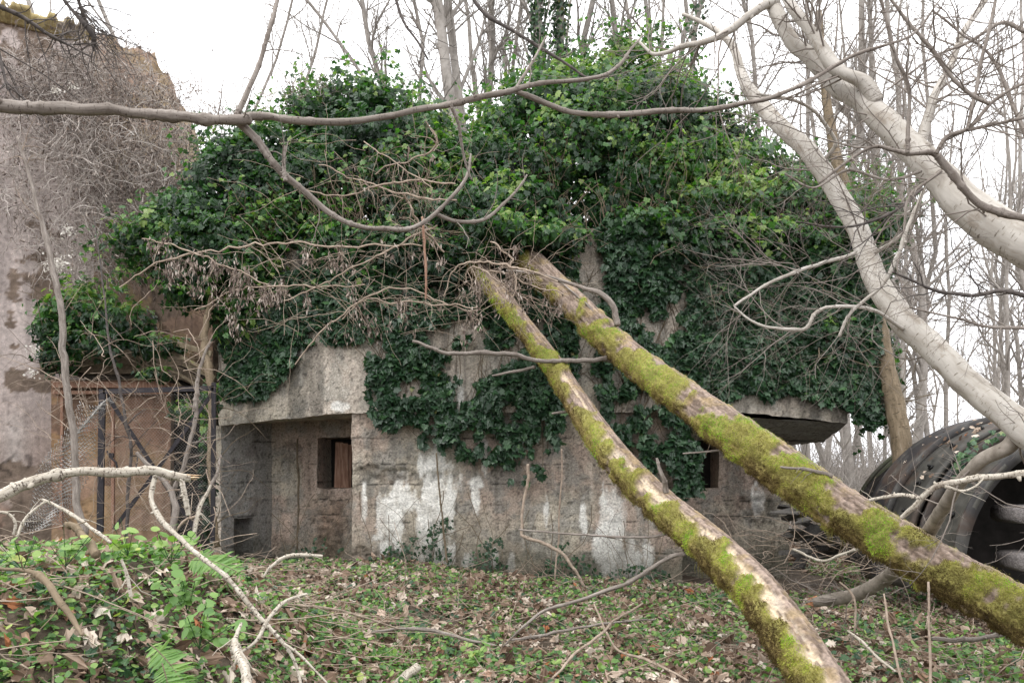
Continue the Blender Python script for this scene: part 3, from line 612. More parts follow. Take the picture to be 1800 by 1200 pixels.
    o4 = np.arange(tufts)[:, None] * 4
    nb_ = 500 if mode == 'big' else 260; cand = np.where((moss.ravel() > .5) & (N[..., 2].ravel() < -.75))[0]; clump = rng.choice(cand, nb_ // 22); src = np.repeat(X.reshape(-1, 3)[clump], 22, 0); m_ = len(src)
    hb = src + rng.normal(0, .018, (m_, 3)); hl = np.repeat(rng.uniform(.02, .11, len(clump)), 22) * rng.uniform(.4, 1, m_); hbp = hb[:, None] + A([0, 0, -1.]) * (hl[:, None] * np.linspace(0, 1, 4)[None])[..., None] + rng.normal(0, .003, (m_, 4, 3))
    t = MB(); add_tubes(t, hbp, np.full((m_, 4), .0016) * A([1, .9, .7, .3]), 3, rnd=np.repeat(np.clip(rng.normal(.25, .12, m_), 0, 1), 12)); t.add(V, o4 + A([[0, 1, 2, 3]]), rnd=np.repeat(rn, 4)); t.build('moss', M_MOSS, root, smooth=False)
    return root, P, Rr
LB, PB, RB = mosslog('mossy_log', 'thicker of the two fallen mossy logs, leaning from bunker to lower right corner',
    [(900, 425, 46, 10.9), (940, 465, 48, 10.4), (1010, 535, 52, 9.8), (1100, 620, 58, 9.0), (1200, 695, 66, 8.0), (1295, 763, 77, 7.2), (1400, 838, 82, 6.6), (1510, 912, 85, 6.15), (1650, 995, 91, 5.7), (1790, 1074, 97, 5.3), (1960, 1170, 108, 4.85), (2120, 1262, 118, 4.5)], 620, 72, 'big', 95000, 60)
LS, PS, RS = mosslog('mossy_log', 'thinner of the two fallen mossy logs, bare pale wood showing where bark peeled',
    [(828, 452, 29, 10.7), (860, 492, 31, 10.4), (905, 552, 33, 9.9), (965, 630, 36, 9.3), (1018, 710, 42, 8.6), (1080, 800, 53, 7.6), (1155, 878, 58, 7.0), (1240, 948, 65, 6.3), (1318, 1022, 75, 5.7), (1382, 1105, 84, 5.2), (1442, 1198, 92, 4.75), (1520, 1320, 100, 4.35)], 560, 60, 'small', 60000, 80)
# ------------------------------------------------------------------ branches
def path(ctrl, d0, d1=None, n=None, jit=.0):
    "control rows (px, py, width_px[, depth]) -> world path and radius"
    d1 = d0 if d1 is None else d1; K = len(ctrl); C = []; jit = jit if max(c[2] for c in ctrl if len(c) > 2) < 40 else jit * .25
    ws = [(i, c[2]) for i, c in enumerate(ctrl) if len(c) > 2]
    for i, c in enumerate(ctrl):
        w_ = np.interp(i, [a for a, _ in ws], [b for _, b in ws]); d = c[3] if len(c) > 3 else d0 + (d1 - d0) * i / (K - 1)
        C.append([*W(c[0], c[1], d), w_ / 2 / FP * d * (np.interp(d, [5.1, 6.1], [.66, .87]) if w_ > 26 else 1)])
    Q = spline(C, n or max(8, K * 7)); P, Rr = Q[:, :3], np.maximum(Q[:, 3], .0008)
    if n is None and Rr.max() < .03:
        m = max(24, K * 16); t0 = np.linspace(0, 1, len(P)); t1 = np.linspace(0, 1, m); P = np.stack([np.interp(t1, t0, P[:, k]) for k in range(3)], 1); Rr = np.interp(t1, t0, Rr)
        P = P + (np.stack([fbm(P, 3.5, 2, 190 + k) for k in range(3)], -1) - .5) * 3.2 * Rr[:, None]
        for j in rng.integers(2, m - 2, m // 9): Rr[j] *= 1.22; Rr[j - 1] *= 1.08
    if jit: P = P + (np.stack([fbm(P, 9, 2, 90 + k) for k in range(3)], -1) - .5) * jit * Rr[:, None]
    q = Rr.max(); Rr = Rr * (1 + (.20 if q < .03 else .05) * (fbm(P, 14 if q < .03 else 4, 2, 99) - .5) * 2)
    return P, Rr
def branch(name, label, cat, mains, mat, twigs=None, s=10, group=None, tmat=None, ends=None, pnames=None):
    "mains: list of (control, d0, d1); the first carries the others"
    paths = [path(*m, jit=1.2) for m in mains]
    root = thing(name, label, cat, paths[0][0][0], group)
    for i, (P, Rr) in enumerate(paths):
        mb = MB(); add_tubes(mb, P[None], Rr[None], s, True)
        k = rng.integers(2, len(P) - 2, 3 if .03 > Rr.max() > .004 else (7 if Rr.max() >= .03 else 0))                        # knots and spur scars
        for j in k:
            a = nrm(rng.normal(size=3)); e = 1.9 if Rr[j] < .03 else 1.12; q = np.stack([P[j] + a * Rr[j] * .5, P[j] + a * Rr[j] * e]); add_tubes(mb, q[None], A([[Rr[j] * (.7 if e > 1.5 else .3), Rr[j] * (.25 if e > 1.5 else .12)]]), 7, True)
        mb.build((pnames[i] if pnames else ('limb' if i else 'stem')), M_LIMB if (cat == 'tree' and i and P[-1][2] < .8) else mat, root)
    if twigs and len(twigs) == 1 and twigs[0]['n'] * len(paths) <= 8:
        for P, Rr in paths:
            a, b = kids(P[None], Rr[None], **twigs[0])
            for i in range(len(a)): mb = MB(); add_tubes(mb, a[i:i + 1], b[i:i + 1], 5); mb.build('twig', tmat or mat, root)
    elif twigs:
        mb = MB(); cur = []
        for P, Rr in paths:
            cur.append((P[None], Rr[None]))
        for lv in twigs:
            nxt = []
            for P, Rr in cur:
                a, b = kids(P, Rr, **lv); add_tubes(mb, a, b, 4 if lv.get('K', 6) > 5 else 3); nxt.append((a, b))
            cur = nxt
        tag(mb.build('twigs', tmat or mat, root), kind='stuff')
    if ends:
        for (x, y, d, w_) in ends:
            mb = MB(); c = W(x, y, d)
            for q in range(9):
                a = rng.normal(0, .25, 3) * w_; ax = nrm(PENDS + rng.normal(0, .15, 3)); L = rng.uniform(.6, 1.5) * w_
                add_tubes(mb, np.stack([c + a - ax * w_ * .5, c + a + ax * L])[None], A([[.17 * w_, .03 * w_]]), 4, True)
            mb.build('broken_end', M_WOODC, root)
    return root
PENDS = A([1., 0, 0])
TW1 = dict(n=5, L=(.15, .5), K=7, wig=.2, rf=.4, rmax=.004, end=.3); TW2 = dict(n=3, L=(.05, .18), K=5, wig=.25, rf=.6, end=.4)
# limbs that belong to the logs
for ctrl, root, nm in [([(1078, 636, 10, 8.0), (1040, 634, 10, 7.9), (965, 632, 9, 7.8), (880, 622, 9, 7.7), (790, 621, 8, 7.6), (760, 612, 7, 7.6), (725, 601, 6, 7.6)], LB, 'limb'),
                       ([(788, 621, 7, 7.6), (770, 638, 6, 7.6), (752, 648, 5, 7.6), (747, 641, 3, 7.6)], LB, 'limb'),
                       ([(1084, 572, 14, 8.1), (1080, 545, 13, 8.1), (1062, 520, 12, 8.1), (1030, 508, 9, 8.2), (985, 492, 7, 8.3), (935, 480, 6, 8.4), (890, 475, 4, 8.6)], LB, 'limb'),
                       ([(1068, 575, 4, 7.8), (1020, 525, 4, 8.1), (960, 480, 3, 8.6), (905, 462, 2, 9)], LB, 'limb'),
                       ([(1462, 838, 8, 5.2), (1420, 826, 7, 5.2), (1372, 820, 4, 5.2)], LB, 'limb'),
                       ([(1172, 866, 13, 6.0), (1163, 835, 9, 5.95), (1153, 803, 5, 5.95)], LS, 'snag'),
                       ([(1222, 975, 9, 5.6), (1190, 978, 9, 5.6), (1150, 995, 9, 5.7), (1060, 1042, 8, 5.8), (960, 1072, 7, 5.9), (915, 1105, 5, 5.8), (883, 1135, 3, 5.8)], LS, 'limb'),
                       ([(1180, 938, 5, 5.8), (1100, 945, 5, 6.2), (1000, 938, 4, 6.4), (912, 929, 3, 6.6)], LS, 'limb'),
                       ([(945, 646, 7, 8.1), (905, 652, 6, 8.1), (865, 658, 4, 8.2)], LS, 'snag'),
                       ([(1000, 722, 6, 7.5), (985, 724, 5, 7.5), (970, 727, 4, 7.5)], LS, 'snag'),
                       ([(1270, 790, 5, 6.4), (1240, 795, 4, 6.6), (1200, 797, 3, 6.8)], LB, 'snag')]:
    CL = PB if root is LB else PS; ul = 900 + FP * CL[:, 0] / CL[:, 1]; dl = float(np.interp(ctrl[0][0], ul, CL[:, 1])) - .03 - ctrl[0][3]; ctrl = [(x, y, w_ * .85, d + dl) for x, y, w_, d in ctrl]
    P, Rr = path(ctrl, 1, jit=1.); mb = MB(); add_tubes(mb, P[None], Rr[None], 8, True)
    if nm == 'limb':
        a, b = kids(P[None], Rr[None], 5, (.08, .3), K=5, rf=.35, rmax=.004); add_tubes(mb, a, b, 4)
    mb.build(nm, M_BARK, root)
# overhead branch
branch('overhanging_branch', 'long smooth grey branch crossing the whole top of the view in front of the ivy', 'branch',
  [([(-160, 178, 27), (-60, 186, 26), (0, 190, 22), (60, 196, 21), (180, 197, 19), (300, 203, 17), (415, 205, 17), (440, 199, 14), (500, 210, 13), (600, 212, 12), (700, 200, 11), (800, 180, 10), (880, 162, 9), (915, 152, 9), (960, 145, 8), (1030, 137, 7), (1080, 120, 6), (1110, 85, 4), (1130, 62, 3)], 2.6, 3.1),
   ([(413, 200, 10), (440, 140, 9), (465, 70, 8), (487, 0, 7), (505, -60, 6)], 2.78, 2.9),
   ([(414, 206, 15), (440, 235, 13), (475, 280, 12), (500, 310, 11), (540, 342, 10), (580, 375, 10), (625, 398, 9), (680, 404, 9), (720, 404, 8), (760, 380, 7), (800, 340, 6), (822, 305, 5), (828, 270, 3)], 2.8, 3.1),
   ([(905, 160, 9), (960, 180, 9), (1010, 196, 9), (1080, 200, 9), (1150, 197, 9), (1240, 193, 9), (1330, 178, 8), (1395, 155, 7), (1450, 127, 7), (1500, 97, 6), (1560, 76, 5), (1610, 54, 4), (1652, 0, 3)], 3.0, 3.3),
   ([(762, 375, 6), (800, 390, 7), (850, 386, 6), (890, 352, 5), (915, 325, 4), (925, 308, 3)], 3.05, 3.2),
   ([(796, 183, 6), (808, 215, 5), (811, 250, 5), (818, 285, 4), (829, 316, 3)], 2.9, 3.0),
   ([(904, 158, 6), (925, 125, 5), (945, 90, 4), (960, 62, 3)], 3.0, 3.1),
   ([(500, 318, 8), (498, 290, 6), (500, 255, 5)], 2.85, 2.85)], M_BARK,
   [dict(n=4, L=(.05, .35), K=7, wig=.22, rf=.35, rmax=.003, end=.3), dict(n=2, L=(.03, .15), K=5, wig=.3, rf=.6)], 12)
branch('overhanging_branch', 'dark thin branch coming in from the top edge above the ivy crown', 'branch',
  [([(826, -20, 7), (855, 25, 7), (905, 55, 6), (945, 80, 6), (985, 105, 5), (1020, 130, 4), (1034, 136, 3)], 3.2, 3.2), ([(690, -10, 6), (710, 40, 5), (735, 75, 4), (752, 105, 3)], 3.6, 3.6)], M_DARK, [TW1, TW2], 8)
branch('overhanging_branch', 'thin dark bough in the top left corner in front of the cornice', 'branch',
  [([(-10, 8, 9), (40, 32, 8), (85, 62, 7), (110, 75, 4), (160, 100, 3)], 3.4, 3.6), ([(100, -20, 7), (130, 20, 6), (165, 60, 9), (165, 90, 4)], 3.6, 3.7), ([(135, -10, 6), (150, 30, 6), (163, 62, 4)], 3.6, 3.7), ([(-10, 50, 5), (5, 120, 5), (20, 165, 4), (40, 185, 3)], 3.2, 3.2)], M_DARK, [dict(n=16, L=(.15, .7), K=7, wig=.2, rf=.5, rmax=.003), TW2, dict(n=2, L=(.03, .1), K=4, rf=.7)], 8)
# birch-like foreground branch on the left
branch('broken_branch', 'pale mottled branch with a snapped tip reaching in from the left edge over the bank', 'branch',
  [([(-120, 900, 22), (-40, 882, 21), (0, 868, 20), (60, 845, 19), (120, 826, 17), (200, 829, 16), (270, 826, 17), (335, 837, 13)], 3.0, 3.4),
   ([(322, 842, 9), (326, 870, 9), (331, 905, 8)], 3.35, 3.35),
   ([(272, 832, 8), (266, 870, 9), (278, 905, 10), (310, 942, 9), (345, 975, 9), (400, 1022, 8), (450, 1080, 8), (495, 1130, 7), (518, 1170, 6), (532, 1225, 5)], 3.35, 3.0),
   ([(495, 1130, 5), (530, 1155, 4), (575, 1200, 3)], 3.05, 3.0)], M_BIRCH, None, 12, ends=[(336, 837, 3.4, .026)])
def sticks(lst):
    for nm, lb, pts, d0, d1, mat in lst: branch(nm, lb, 'stick' if nm != 'hanging_vine' else 'vine', [(pts, d0, d1)], mat, [dict(n=3, L=(.04, .22), K=5, wig=.2, rf=.4, rmax=.003)], 8)
sticks([
 ('stick', 'forked pale stick leaning across the thin mottled branch at the bank edge', [(405, 1155, 4), (450, 1125, 6), (470, 1088, 7), (500, 1056, 6), (538, 1044, 5)], 2.9, 3.2, M_BIRCH),
 ('stick', 'straight thin stick sloping down behind the bank crest, under the broken branch', [(75, 877, 5), (110, 893, 6), (150, 920, 6), (192, 955, 6)], 3.9, 3.6, M_BIRCH),
 ('stick', 'short stick standing diagonally on the bank crest beside the bunker corner', [(370, 852, 4), (350, 890, 6), (345, 920, 6), (333, 965, 7)], 3.9, 3.8, M_BIRCH),
 ('stick', 'thin crooked stick rising on the bank crest toward the hanging tip', [(298, 950, 3), (322, 915, 4), (350, 905, 4)], 3.9, 3.9, M_DTWIG),
 ('stick', 'brown bent stick lying down the face of the bank', [(0, 1000, 5), (50, 1005, 8), (75, 1020, 12), (105, 1062, 12), (135, 1100, 9), (145, 1115, 5)], 2.9, 2.6, M_BROWN),
 ('stick', 'hooked twig at the left edge on the bank crest', [(-10, 898, 4), (15, 902, 5), (27, 918, 5), (24, 938, 5)], 3.3, 3.3, M_BIRCH),
 ('stick', 'pale twig slanting up from the left edge of the bank', [(30, 945, 4), (45, 910, 5), (80, 880, 4)], 3.4, 3.5, M_BIRCH),
 ('stick', 'curved grey stick in front of the recess wall foot', [(463, 1012, 4), (478, 995, 6), (505, 979, 7), (535, 975, 6), (566, 977, 5)], 4.6, 4.7, M_BIRCH),
 ('stick', 'thick pale broken limb standing out of the bank foot at the bottom', [(424, 1095, 6), (412, 1125, 10), (420, 1150, 16), (432, 1180, 17), (445, 1230, 18)], 2.9, 2.6, M_BIRCH),
 ('stick', 'knobbly pink brown stub on the bank crest in front of the gate', [(115, 920, 7), (135, 928, 13), (152, 950, 15), (170, 975, 16)], 3.7, 3.5, M_BROWN),
 ('stick', 'upright thin stick with a chewed tip in the middle of the bank', [(213, 985, 5), (225, 1015, 6), (232, 1050, 6)], 3.0, 3.0, M_BIRCH),
 ('stick', 'short pale log end at the bottom edge below the white stains', [(690, 1215, 18), (712, 1190, 17), (735, 1168, 16)], 5.6, 5.8, M_BIRCH),
 ('stick', 'long thin stick lying over the ivy below the white stains, left end low', [(628, 1130, 3), (650, 1112, 5), (700, 1105, 5), (750, 1106, 7), (800, 1118, 6), (870, 1132, 3)], 6.6, 6.6, M_BARK),
 ('stick', 'long thin brown stick lying level in front of the middle of the bunker', [(600, 1100, 3), (650, 1103, 5), (720, 1103, 5), (790, 1110, 5)], 7.1, 6.9, M_BROWN),
 ('stick', 'stick arching along the ground from the bank foot toward the bunker', [(500, 1060, 4), (560, 1068, 5), (620, 1080, 4), (700, 1104, 3)], 5.5, 6.5, M_DTWIG),
 ('stick', 'slender stick sloping from upper right to the bottom between the logs and the middle', [(970, 1190, 4), (1010, 1150, 5), (1060, 1110, 5), (1080, 1090, 4), (1130, 1060, 3)], 5.7, 7.2, M_DTWIG),
 ('stick', 'slender stick lying right of the middle, sloping down to the thin log', [(1045, 1060, 3), (1080, 1135, 4), (1140, 1160, 5), (1210, 1195, 4)], 7, 5.6, M_DTWIG),
 ('stick', 'low curved stick lying behind the thin log foot', [(900, 1125, 5), (950, 1120, 6), (1000, 1105, 5), (1080, 1095, 4), (1150, 1088, 3)], 6.9, 7.3, M_BARK),
 ('stick', 'thick short stick lying under the thick log at the right', [(1640, 1122, 7), (1690, 1125, 9), (1740, 1120, 9), (1790, 1108, 8)], 6.0, 5.9, M_BARK),
 ('stick', 'thin upright reed coloured stick under the thick log, nearer the right edge', [(1632, 1022, 4), (1634, 1090, 4), (1637, 1150, 5), (1633, 1215, 5)], 4.6, 4.5, M_DTWIG),
 ('stick', 'thin leaning reed coloured stick rising between the two logs', [(1554, 1042, 3), (1562, 1090, 4), (1572, 1140, 4), (1588, 1210, 5)], 4.8, 4.6, M_DTWIG),
 ('stick', 'bent pale stalk standing right of the bare wood of the thin log', [(1475, 1022, 3), (1495, 1040, 4), (1503, 1065, 4), (1502, 1110, 4)], 6.2, 6.1, M_DTWIG),
 ('stick', 'pale curved stick lying right of the thin log foot', [(1490, 1108, 4), (1520, 1130, 6), (1545, 1155, 5), (1575, 1180, 4)], 5.4, 5.1, M_BIRCH),
 ('stick', 'grey stick lying beneath the curved broken limb at right', [(1395, 965, 4), (1445, 983, 5), (1510, 965, 5)], 8.6, 8.2, M_BIRCH),
 ('hanging_vine', 'pale bent bare vine stem hanging down the middle of the stained wall', [(928, 815, 5), (926, 850, 5), (920, 890, 5), (915, 935, 5), (922, 946, 6), (950, 953, 6), (985, 975, 6), (1010, 1003, 5), (1030, 1036, 4)], 10.3, 10.0, M_DTWIG),
 ('hanging_vine', 'straight thin vine stem hanging right of the bent one on the stained wall', [(988, 790, 3), (987, 850, 3), (983, 930, 3), (978, 990, 3), (972, 1040, 3)], 10.7, 10.6, M_DTWIG),
 ('hanging_vine', 'thin brown vine hanging down the white stained patch', [(768, 795, 3), (772, 850, 3), (776, 900, 3), (785, 990, 4)], 10.75, 10.75, M_STEM),
 ('hanging_vine', 'reddish straight shoot hanging in front of the dark ivy hollow', [(742, 380, 4), (746, 430, 4), (748, 480, 4), (748, 526, 3)], 6.5, 6.5, M_PLANK),
 ('hanging_vine', 'green tinged rope of vine running down the recess wall', [(524, 770, 3), (523, 840, 4), (524, 900, 3), (523, 965, 3)], 12.5, 12.5, M_STEM),
])
# ------------------------------------------------------------------ saplings on the left
branch('sapling', 'slender grey sapling standing in front of the pink wall and gate', 'sapling',
  [([(150, 940, 14), (135, 880, 13), (132, 800, 12), (120, 700, 12), (112, 620, 12), (106, 540, 11), (90, 460, 10), (70, 380, 8), (50, 300, 6), (30, 240, 4)], 8.0, 8.3)], M_BARK,
  [dict(n=12, L=(.3, 1.2), K=8, wig=.2, up=-.02, rf=.35, rmax=.006), dict(n=3, L=(.1, .4), K=6, rf=.5)], 10, tmat=M_DTWIG)
branch('sapling', 'curved grey stem beside the left corner of the bunker, bending over the gate', 'sapling',
  [([(382, 960, 10), (372, 870, 9), (368, 800, 8), (372, 720, 10), (368, 660, 14), (360, 610, 14), (362, 570, 11), (372, 520, 8)], 10.6, 11.2)], M_BROWN, [dict(n=4, L=(.2, .6), K=6, rf=.4), TW2], 9)
branch('sapling', 'long bare stem leaning across the iron gate from lower left to its top right', 'sapling',
  [([(300, 870, 8), (325, 815, 8), (340, 750, 8), (345, 700, 8), (350, 650, 6), (370, 600, 4)], 9.0, 9.3)], M_BARK, [dict(n=6, L=(.2, .6), K=6, rf=.4), TW2], 8)
branch('sapling', 'thin arched dark stem crossing behind the gate braces', 'sapling',
  [([(220, 960, 5), (228, 860, 6), (230, 780, 5), (212, 690, 5), (190, 600, 4), (178, 480, 3), (165, 380, 2)], 9.0, 9.2)], M_DARK, [dict(n=8, L=(.2, .9), K=7, rf=.5), TW2], 7)
branch('dead_sapling', 'stout dead stem leaning at the gate foot beside the bunker corner', 'stem',
  [([(300, 935, 12), (310, 900, 12), (300, 860, 10), (262, 820, 8), (240, 795, 6)], 8.6, 8.8), ([(340, 950, 9), (352, 900, 8), (372, 850, 6), (390, 800, 4)], 8.6, 8.9)], M_BARK, [TW1, TW2], 9)
tg = MB()
P0 = np.stack([W(rng.uniform(80, 385, 90), rng.uniform(560, 930, 90), rng.uniform(8.2, 9.4, 90))], 0)[0]
d = nrm(rng.normal(size=(90, 3)) * A([1, .4, .8])); out = [P0]; c = P0
for k in range(10): c = c + d * .09; d = nrm(d + rng.normal(size=(90, 3)) * .25 + A([0, 0, -.05])); out.append(c)
PP = np.stack(out, 1); RR = rng.uniform(.002, .006, 90)[:, None] * np.linspace(1, .4, 11)[None]; add_tubes(tg, PP, RR, 5)
a, b = kids(PP, RR, 3, (.1, .35), K=6, rf=.6); add_tubes(tg, a, b, 3)
tag(tg.build('bramble', M_DTWIG, None, W(250, 925, 8.6)), 'tangle of bare bramble stems in front of the gate and shed', 'bramble')

# ------------------------------------------------------------------ pale leaning trees on the right
def tree(name, label, mains, mat, twigs, s=24, tmat=None, pn=None, group=None):
    return branch(name, label, 'tree', mains, mat, twigs, s, group, tmat, pnames=pn)
LT = tree('leaning_tree', 'smooth pale grey tree bending over the bunker corner, lower of the two',
  [([(2300, 1330, 120, 4.0), (2100, 1080, 110, 4.2), (1950, 900, 100, 4.4), (1850, 795, 88, 4.6), (1790, 745, 80, 4.8), (1720, 690, 72, 5.0), (1650, 622, 68, 5.2), (1590, 565, 62, 5.4), (1548, 508, 54, 5.6), (1524, 450, 46, 5.8), (1503, 392, 41, 6.0), (1462, 325, 38, 6.2), (1420, 265, 36, 6.4), (1375, 225, 31, 6.6), (1343, 190, 26, 6.8), (1315, 155, 21, 6.9), (1300, 120, 17, 7.0), (1290, 85, 14, 7.1), (1265, 58, 11, 7.2), (1235, 40, 8, 7.3), (1200, 25, 6, 7.4)], 5, 7),
   ([(1796, 755, 46, 4.8), (1770, 785, 40, 4.85), (1722, 812, 36, 4.95), (1680, 858, 32, 5.2), (1650, 905, 31, 5.6), (1610, 965, 29, 6.3), (1565, 1010, 28, 7.0), (1510, 1042, 24, 7.4), (1470, 1052, 22, 7.6), (1430, 1058, 17, 7.7)], 5, 7),
   ([(1522, 450, 9, 5.8), (1560, 430, 6, 5.6), (1600, 395, 5, 5.5), (1625, 330, 4, 5.4)], 5, 5), ([(1500, 445, 6, 5.8), (1400, 478, 6, 5.6), (1335, 508, 5, 5.5), (1290, 538, 4, 5.4)], 5, 5),
   ([(1590, 577, 7, 5.3), (1540, 548, 6, 5.2), (1500, 540, 6, 5.2), (1460, 540, 6, 5.2), (1435, 552, 6, 5.2), (1415, 580, 7, 5.2), (1360, 578, 5, 5.2), (1315, 562, 4, 5.2), (1290, 540, 3, 5.2)], 5, 5),
   ([(1625, 330, 6, 5.1), (1592, 400, 7, 5.1), (1570, 465, 7, 5.1), (1540, 510, 6, 5.15), (1495, 548, 5, 5.2), (1473, 590, 4, 5.2)], 5, 5),
   ([(1440, 290, 7, 6.3), (1470, 250, 6, 6.2), (1440, 205, 6, 6.1), (1400, 180, 5, 6), (1330, 165, 4, 6)], 5, 5)], M_PALE,
   [dict(n=15, L=(.4, 1.6), K=9, wig=.16, up=.03, rf=.3, rmax=.007, tmin=.0), dict(n=6, L=(.2, .7), K=7, wig=.2, rf=.6), dict(n=4, L=(.06, .28), K=4, wig=.3, rf=.6)], 28, M_BARK, ['trunk', 'limb', 'limb', 'limb', 'limb', 'limb', 'limb'])
mb = MB(); c = W(1431, 1058, 7.7)
for q in range(16): a = rng.normal(0, .018, 3); ax = nrm(A([-1., -.1, -.05]) + rng.normal(0, .25, 3)); add_tubes(mb, np.stack([c + a + ax * -.03, c + a + ax * rng.uniform(.03, .09)])[None], A([[.014, .003]]), 4, True)
mb.build('broken_end', M_SPLIT, LT)
tree('leaning_tree', 'smooth pale grey tree with a thick forked trunk, upper of the two',
  [([(2300, 800, 190, 4.3), (2000, 540, 140, 4.5), (1850, 450, 118, 4.7), (1800, 425, 112, 4.8), (1740, 392, 104, 4.9), (1690, 350, 92, 5.0), (1640, 298, 76, 5.1), (1590, 248, 68, 5.2), (1545, 205, 60, 5.3), (1510, 173, 50, 5.4), (1473, 155, 42, 5.5), (1447, 127, 38, 5.6), (1427, 103, 35, 5.65), (1400, 80, 32, 5.7), (1380, 55, 29, 5.75), (1367, 27, 25, 5.8), (1350, -10, 22, 5.9), (1330, -60, 18, 6)], 5, 6),
   ([(1540, 180, 40, 5.3), (1520, 145, 36, 5.3), (1487, 130, 28, 5.3), (1463, 112, 25, 5.35), (1440, 78, 22, 5.4), (1420, 48, 20, 5.45), (1397, 20, 18, 5.5), (1375, -15, 15, 5.6)], 5, 6),
   ([(1618, 255, 20, 5.2), (1632, 200, 16, 5.2), (1650, 155, 14, 5.2), (1675, 110, 12, 5.25), (1695, 55, 11, 5.3), (1740, -10, 9, 5.4)], 5, 6),
   ([(1366, 0, 16, 5.8), (1320, 25, 14, 5.8), (1280, 55, 13, 5.8), (1245, 70, 11, 5.8), (1200, 82, 9, 5.9), (1150, 95, 6, 6), (1120, 70, 4, 6.1)], 5, 6)], M_PALE,
   [dict(n=20, L=(.5, 1.8), K=9, wig=.16, up=.03, rf=.3, rmax=.007), dict(n=6, L=(.2, .7), K=7, wig=.2, rf=.6), dict(n=3, L=(.05, .25), K=4, wig=.3, rf=.6)], 28, M_BARK, ['trunk', 'trunk_fork', 'limb', 'limb'])
tree('overhanging_branch', 'dark sinuous bough with upright shoots crossing in front of upper pale trunk',
  [([(1900, 400, 16), (1800, 382, 14), (1740, 372, 13), (1695, 335, 12), (1660, 285, 12), (1640, 268, 10), (1600, 268, 9), (1570, 262, 7), (1535, 258, 6), (1490, 285, 5), (1440, 322, 4)], 3.6, 3.7),
   ([(1645, 268, 8), (1665, 240, 7), (1705, 222, 7), (1750, 175, 6), (1810, 140, 5)], 3.6, 3.5), ([(1700, 228, 7), (1715, 165, 6), (1728, 90, 6), (1750, -10, 5)], 3.55, 3.5),
   ([(1595, 268, 7), (1598, 200, 6), (1595, 150, 6), (1572, 95, 6), (1545, -10, 5)], 3.6, 3.5), ([(1740, 180, 7), (1690, 150, 7), (1640, 90, 7), (1600, 45, 6), (1558, -10, 5)], 3.4, 3.4),
   ([(1700, 228, 6), (1750, 218, 6), (1810, 205, 5)], 3.55, 3.5), ([(1620, 300, 5), (1560, 315, 5), (1490, 300, 4), (1430, 330, 4), (1380, 305, 3)], 3.7, 3.7), ([(1655, 300, 6), (1600, 345, 5), (1590, 400, 4)], 3.6, 3.6)], M_BARK,
   [dict(n=8, L=(.2, .8), K=9, wig=.18, up=.02, rf=.45, rmax=.004), dict(n=4, L=(.06, .3), K=6, wig=.25, rf=.6), dict(n=2, L=(.03, .1), K=4, wig=.3, rf=.7)], 12, None, ['stem'] + ['shoot'] * 7).__setitem__('category', 'branch')
branch('overhanging_branch', 'pale curved branch reaching in from the right edge below the lower pale trunk', 'branch',
  [([(1900, 828, 13), (1800, 832, 12), (1725, 835, 12), (1670, 848, 11), (1635, 862, 10), (1605, 888, 9), (1583, 908, 8)], 3.9, 4.3), ([(1615, 876, 7), (1590, 870, 7), (1560, 872, 6), (1528, 879, 5)], 4.1, 4.3), ([(1660, 855, 6), (1690, 862, 4), (1715, 852, 3), (1730, 838, 2)], 3.95, 4)], M_BIRCH, [dict(n=3, L=(.04, .2), K=5, rf=.35, rmax=.003)], 12)
for k, (lb, c0) in enumerate([('dark twiggy branch sweeping in at the top right corner', [(1810, 60, 8), (1760, 40, 7), (1700, 75, 5), (1640, 100, 4), (1560, 160, 3)]),
      ('dark bare branch level with the small far trees at the right edge', [(1810, 520, 9), (1760, 512, 7), (1700, 520, 6), (1640, 508, 5), (1570, 480, 4)]),
      ('thin grey branch along the right edge above the steel arches', [(1810, 575, 6), (1740, 575, 5), (1680, 560, 4), (1600, 540, 3)]),
      ('long grey twig sprays over the gap between the two pale trunks', [(1620, 330, 6), (1560, 380, 5), (1480, 400, 4), (1400, 390, 3)]),
      ('thin branch rising steeply at the right edge through the white sky', [(1810, 250, 8), (1780, 180, 7), (1740, 100, 5), (1690, 60, 4), (1640, 20, 3)])]):
    branch('overhanging_branch', lb, 'branch', [(c0, 4.0 + .2 * k, 4.1 + .2 * k)], M_DARK if k % 2 else M_BARK, [dict(n=14, L=(.2, .9), K=9, wig=.18, rf=.5, rmax=.004), dict(n=4, L=(.06, .3), K=6, wig=.25, rf=.6), dict(n=2, L=(.03, .1), K=4, rf=.7)], 8)
IT = tree('ivy_tree', 'brown leaning trunk with ivy beside the right corner of the bunker',
  [([(1612, 960, 46), (1600, 900, 42), (1592, 850, 41), (1582, 760, 40), (1562, 660, 36), (1540, 560, 33), (1522, 480, 30), (1500, 380, 26), (1470, 280, 20), (1450, 150, 14), (1440, 20, 8)], 10.5, 11.6)], M_BROWN,
  [dict(n=10, L=(.6, 2.2), K=8, wig=.15, up=.05, rf=.35, tmin=.45), dict(n=5, L=(.2, .8), K=6, rf=.5), dict(n=3, L=(.1, .3), K=4, rf=.6)], 16, M_FAR, ['trunk'])

